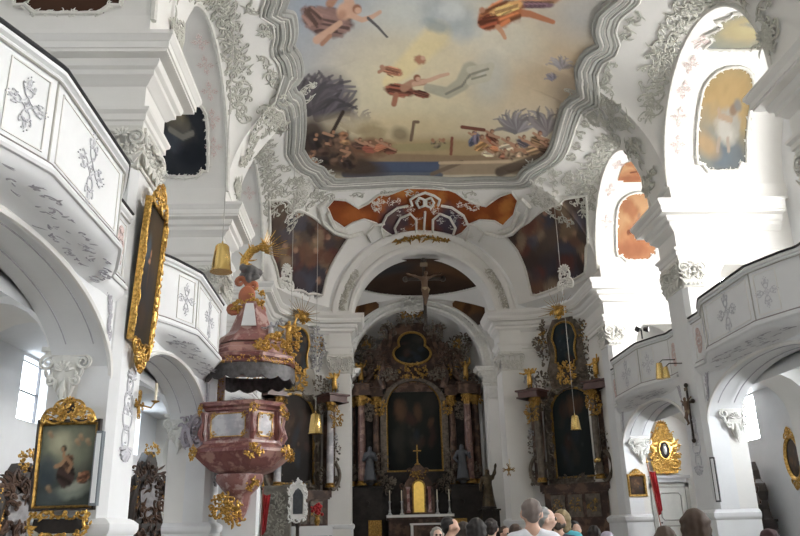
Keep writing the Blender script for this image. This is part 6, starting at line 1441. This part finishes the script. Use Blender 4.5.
# ================================================================== visitors
def hand(w, d, side, curl=.5):
    """palm and five fingers from wrist w pointing along d; side = +1/-1 puts the thumb on that side"""
    w = np.array(w, float); d = np.array(d, float); d = d/np.linalg.norm(d); u = np.cross(d, [0, 1, 0]); u = u/max(1e-6, np.linalg.norm(u))*side; n = np.cross(u, d)
    P = [(w, w+d*.075+u*.0, .026, .03)]
    for i, (o, L) in enumerate(((-.03, .058), (-.01, .075), (.01, .08), (.03, .07))):
        a = w+d*.085+u*o; b = a+d*L*.6*(1-curl*.3)+n*L*.3*curl; P += [(a-d*.03, a, .0125, .0115), (a, b, .0115, .010), (b, b+d*L*.35*(1-curl)+n*L*.4*curl, .010, .008)]
    a = w+d*.03+u*.03; b = a+u*.03+d*.035; P += [(w+d*.015+u*.012, a, .016, .014), (a, b, .014, .011), (b, b+d*.03+n*.008, .011, .009)]
    return P
def arm(s, e, w, sidesign, curl=.5):
    return [(s, e, .05, .04), (e, w, .038, .026)]+hand(w, np.array(w)-np.array(e), sidesign, curl)
ARM_DOWN = lambda s: arm((s*.185, 0, 1.39), (s*.235, .02, 1.11), (s*.235, -.06, .87), s)
ARM_UP = lambda s: arm((s*.185, 0, 1.38), (s*.24, -.13, 1.17), (s*.09, -.33, 1.42), -s, .9)
HEADP = [((0, .012, 1.645), (0, .022, 1.655), .086, .09), ((0, -.03, 1.60), (0, -.045, 1.565), .068, .042), ((0, -.03, 1.64), (0, -.035, 1.66), .07, .068), ((0, -.107, 1.62), (0, -.12, 1.598), .009, .014), ((-.05, -.075, 1.615), (.05, -.075, 1.615), .02, .02),
         ((.088, .01, 1.625), (.09, .015, 1.60), .014, .012), ((-.088, .01, 1.625), (-.09, .015, 1.60), .014, .012), ((0, -.085, 1.572), (0, -.088, 1.568), .016, .014), ((0, .012, 1.41), (0, .0, 1.56), .056, .052)]
TORSO = [((-.07, 0, .98), (.07, 0, .98), .115, .115), ((0, 0, 1.0), (0, 0, 1.22), .12, .125), ((-.085, 0, 1.27), (.085, 0, 1.27), .115, .115), ((-.165, 0, 1.395), (.165, 0, 1.395), .062, .062), ((-.12, .01, 1.41), (0, .015, 1.48), .045, .055), ((.12, .01, 1.41), (0, .015, 1.48), .045, .055)]
LEGS = [((s*.09, 0, .93), (s*.1, -.01, .5), .09, .056) for s in (1, -1)]+[((s*.1, -.01, .5), (s*.1, .02, .09), .056, .037) for s in (1, -1)]+[((s*.1, .03, .045), (s*.115, -.14, .035), .042, .034) for s in (1, -1)]
def fat(P, d): return [(a, b, r+d, q+d) for a, b, r, q in P]
BODIES = {'down': sdf_mesh(HEADP+TORSO+LEGS+ARM_DOWN(1)+ARM_DOWN(-1), .0135, .035), 'phone': sdf_mesh(HEADP+TORSO+LEGS+ARM_UP(1)+ARM_UP(-1), .0135, .035)}
def sleeves(k): return [x[:1]+x[1:] for s in (1, -1) for x in (ARM_UP(s) if k == 'phone' else ARM_DOWN(s))[:1]]
SHIRTS = {k: sdf_mesh(fat(TORSO[:4]+[((-.13, .01, 1.41), (-.06, .015, 1.44), .045, .05), ((.13, .01, 1.41), (.06, .015, 1.44), .045, .05)]+sleeves(k)+[((-.075, 0, .9), (.075, 0, .9), .12, .12)], .016), .018, .04) for k in BODIES}
TROUSERS = sdf_mesh(fat(LEGS[:4], .016)+[((-.07, 0, .95), (.07, 0, .95), .122, .122)], .018, .04)
SHOES = sdf_mesh(fat(LEGS[4:], .01), .014, .01)
CAPH = [((0, .025, 1.668), (0, .03, 1.672), .088, .09), ((0, .05, 1.63), (0, .055, 1.6), .068, .055), ((-.055, .03, 1.64), (-.06, .035, 1.62), .04, .03), ((.055, .03, 1.64), (.06, .035, 1.62), .04, .03)]
HAIRS = {'short': sdf_mesh(fat(CAPH, .005), .012, .02), 'crop': sdf_mesh(CAPH, .012, .02), 'bald': sdf_mesh([((0, .06, 1.62), (0, .06, 1.59), .054, .05), ((-.07, .03, 1.61), (-.06, .05, 1.59), .026, .026), ((.07, .03, 1.61), (.06, .05, 1.59), .026, .026)], .012, .02),
         'bob': sdf_mesh(fat(CAPH, .014)+[((-.075, .03, 1.66), (-.085, .03, 1.52), .04, .035), ((.075, .03, 1.66), (.085, .03, 1.52), .04, .035), ((-.04, .07, 1.64), (-.045, .075, 1.5), .05, .045), ((.04, .07, 1.64), (.045, .075, 1.5), .05, .045)], .013, .03),
         'long': sdf_mesh(fat(CAPH, .015)+[((-.08, .03, 1.66), (-.1, .03, 1.36), .042, .035), ((.08, .03, 1.66), (.1, .03, 1.36), .042, .035), ((-.04, .08, 1.65), (-.05, .1, 1.28), .055, .045), ((.04, .08, 1.65), (.05, .1, 1.28), .055, .045), ((0, .08, 1.6), (0, .11, 1.26), .055, .04)], .014, .035),
         'bun': sdf_mesh(fat(CAPH, .008)+[((0, .12, 1.68), (0, .13, 1.69), .045, .045)], .012, .015)}
def person(px, py, Y, label, hair, hair_col, shirt_col, face=PI, pose='down', skin=SKIN, glasses=None, trousers=(.05, .06, .09), extra=None):
    p = at(px, py, Y=Y); top = {'short': 1.762, 'crop': 1.762, 'bald': 1.745, 'bob': 1.775, 'long': 1.776, 'bun': 1.765}[hair]; k = p[2]/top
    t = thing('person', label, 'person', (p[0], Y, 0), face); S = TM(s=k)
    b = MB(); b.merge(BODIES[pose], S); b.build('body', skin, t, 60)
    cm = lambda n, c, r=.75: mat('%s_%d_%d_%d' % (n, c[0]*255, c[1]*255, c[2]*255), c, r, var=.12, vscale=7)
    b = MB(); b.merge(SHIRTS[pose], S); b.build('shirt', cm('cloth', shirt_col), t, 60); b = MB(); b.merge(TROUSERS, S); b.build('trousers', cm('cloth', trousers), t, 60); b = MB(); b.merge(SHOES, S); b.build('shoes', BLACKRAIL, t, 60)
    b = MB(); b.merge(HAIRS[hair], S); rn = random.Random(int(px))
    b.v = [(x+.004*sin(z*90+x*40), y+.004*sin(x*110), z) for x, y, z in b.v]; b.build('hair', cm('hair', tuple(c*.55 for c in hair_col), .75), t, 60)
    e = MB()
    for s in (1, -1): e.blob((s*.033, -.094, 1.627), .011, 8, 6)
    q = MB(); q.merge(e, S); q.build('eyes', cm('eye', (.06, .04, .03), .3), t)
    e = MB(); e.tube([(-.024, -.096, 1.572), (0, -.104, 1.574), (.024, -.096, 1.572)], [.003, .006, .003], 6); q = MB(); q.merge(e, S); q.build('mouth', cm('lip', (.36, .14, .12), .5), t)
    if glasses:
        e = MB()
        for s in (1, -1): e.blob((s*.034, -.108, 1.628), (.027, .008, .021), 10, 7); e.tube([(s*.06, -.1, 1.63), (s*.092, .0, 1.63)], .004, 5)
        e.tube([(-.01, -.112, 1.632), (.01, -.112, 1.632)], .004, 5); q = MB(); q.merge(e, S); q.build('glasses', cm('lens', glasses, .2), t)
    if extra: extra(t, k)
    return t
GREYH, DKH, BRH, BLH = (.17, .155, .145), (.018, .014, .013), (.085, .05, .032), (.42, .32, .17)
LSK = mat('pale_skin', (.60, .40, .31), .55, var=.08, vscale=9)
person(530, 498, 7, 'man with cropped grey hair in a white shirt, seen from behind in front', 'crop', (.27, .22, .20), (.72, .73, .78), PI)
person(544, 506.5, 8.3, 'grey haired man with glasses half hidden behind the man in white', 'short', (.5, .5, .49), (.35, .36, .38), PI-1.5, glasses=(.05, .05, .05), skin=LSK)
person(557, 513, 9.3, 'bald man in a dark navy top, beside the grey haired man', 'bald', (.12, .09, .07), (.012, .018, .035), PI-.3, skin=mat('tan_skin', (.42, .25, .17), .5))
person(562, 509, 10.6, 'blond visitor in a turquoise top behind the bald man', 'bob', BLH, (.10, .48, .58), PI-.5, skin=LSK)
person(574, 520.5, 11.2, 'woman with dark curly hair right of the bald man', 'long', DKH, (.06, .05, .05), .35)
person(593, 525, 12.4, 'visitor with dark hair in front of the right side altar', 'bob', (.03, .022, .02), (.09, .06, .05), PI)
person(607, 531, 9.6, 'visitor with pale lavender head covering at the foot of the right pier', 'bob', (.62, .58, .70), (.3, .3, .36), PI-.4)
person(450, 516.5, 10, 'dark haired visitor in profile with a dark green top', 'short', DKH, (.03, .08, .06), PI-1.6)
person(437, 526.5, 12.6, 'grey blonde woman with sunglasses at the left end of the group', 'long', (.45, .42, .38), (.55, .5, .42), .1, skin=LSK, glasses=(.01, .01, .01))
person(463, 521, 11.3, 'brown haired visitor in a bright blue top', 'bob', (.06, .045, .035), (.05, .14, .42), PI-.2)
person(475, 517.5, 9, 'woman with long dark hair and a black top, seen from behind', 'long', DKH, (.02, .02, .025), PI+.2)
person(491, 518.5, 10.3, 'dark haired woman with bare neck and a pale pink top', 'bun', (.03, .02, .018), (.55, .38, .34), PI-.4, skin=LSK)
person(505, 526, 12.2, 'brown haired visitor with sunglasses left of the man in white', 'short', BRH, (.2, .16, .12), .5, glasses=(.01, .01, .01))
person(516.5, 523.5, 11.4, 'short brown haired visitor with dark glasses just left of the man in white', 'bob', BRH, (.25, .2, .22), PI-1.1, glasses=(.01, .01, .01))
person(663, 525.5, 7, 'brown haired visitor low in front of the right side door', 'bob', (.10, .065, .045), (.2, .2, .22), PI)
def phone(t, k): m = MB(); m.box(-.075*k, .085*k, -.42*k, -.41*k, 1.50*k, 1.59*k); m.build('phone', BLACKRAIL, t, 0)
ph = person(693, 508, 6.2, 'woman with long brown hair raising a phone to photograph the church', 'long', BRH, (.42, .42, .45), PI-.35, pose='phone')
pr_ = ph.rotation_euler.z
o = thing('mobile_phone', 'black mobile phone held up by the long haired woman', 'phone', (ph.location.x, ph.location.y, 0), pr_); k_ = at(693, 508, Y=6.2)[2]/1.776
m = MB(); m.box(-.08*k_, .08*k_, -.40*k_, -.39*k_, 1.50*k_, 1.585*k_); m.build('phone_body', BLACKRAIL, o, 0); m = MB(); m.box(-.074*k_, .074*k_, -.389*k_, -.388*k_, 1.506*k_, 1.579*k_); m.build('screen', mat('screen_glass', (.04, .045, .05), .15), o, 0)
person(767, 528.5, 7, 'visitor with dark maroon hair at the lower right, before the pier', 'bob', (.07, .025, .03), (.05, .045, .05), PI)
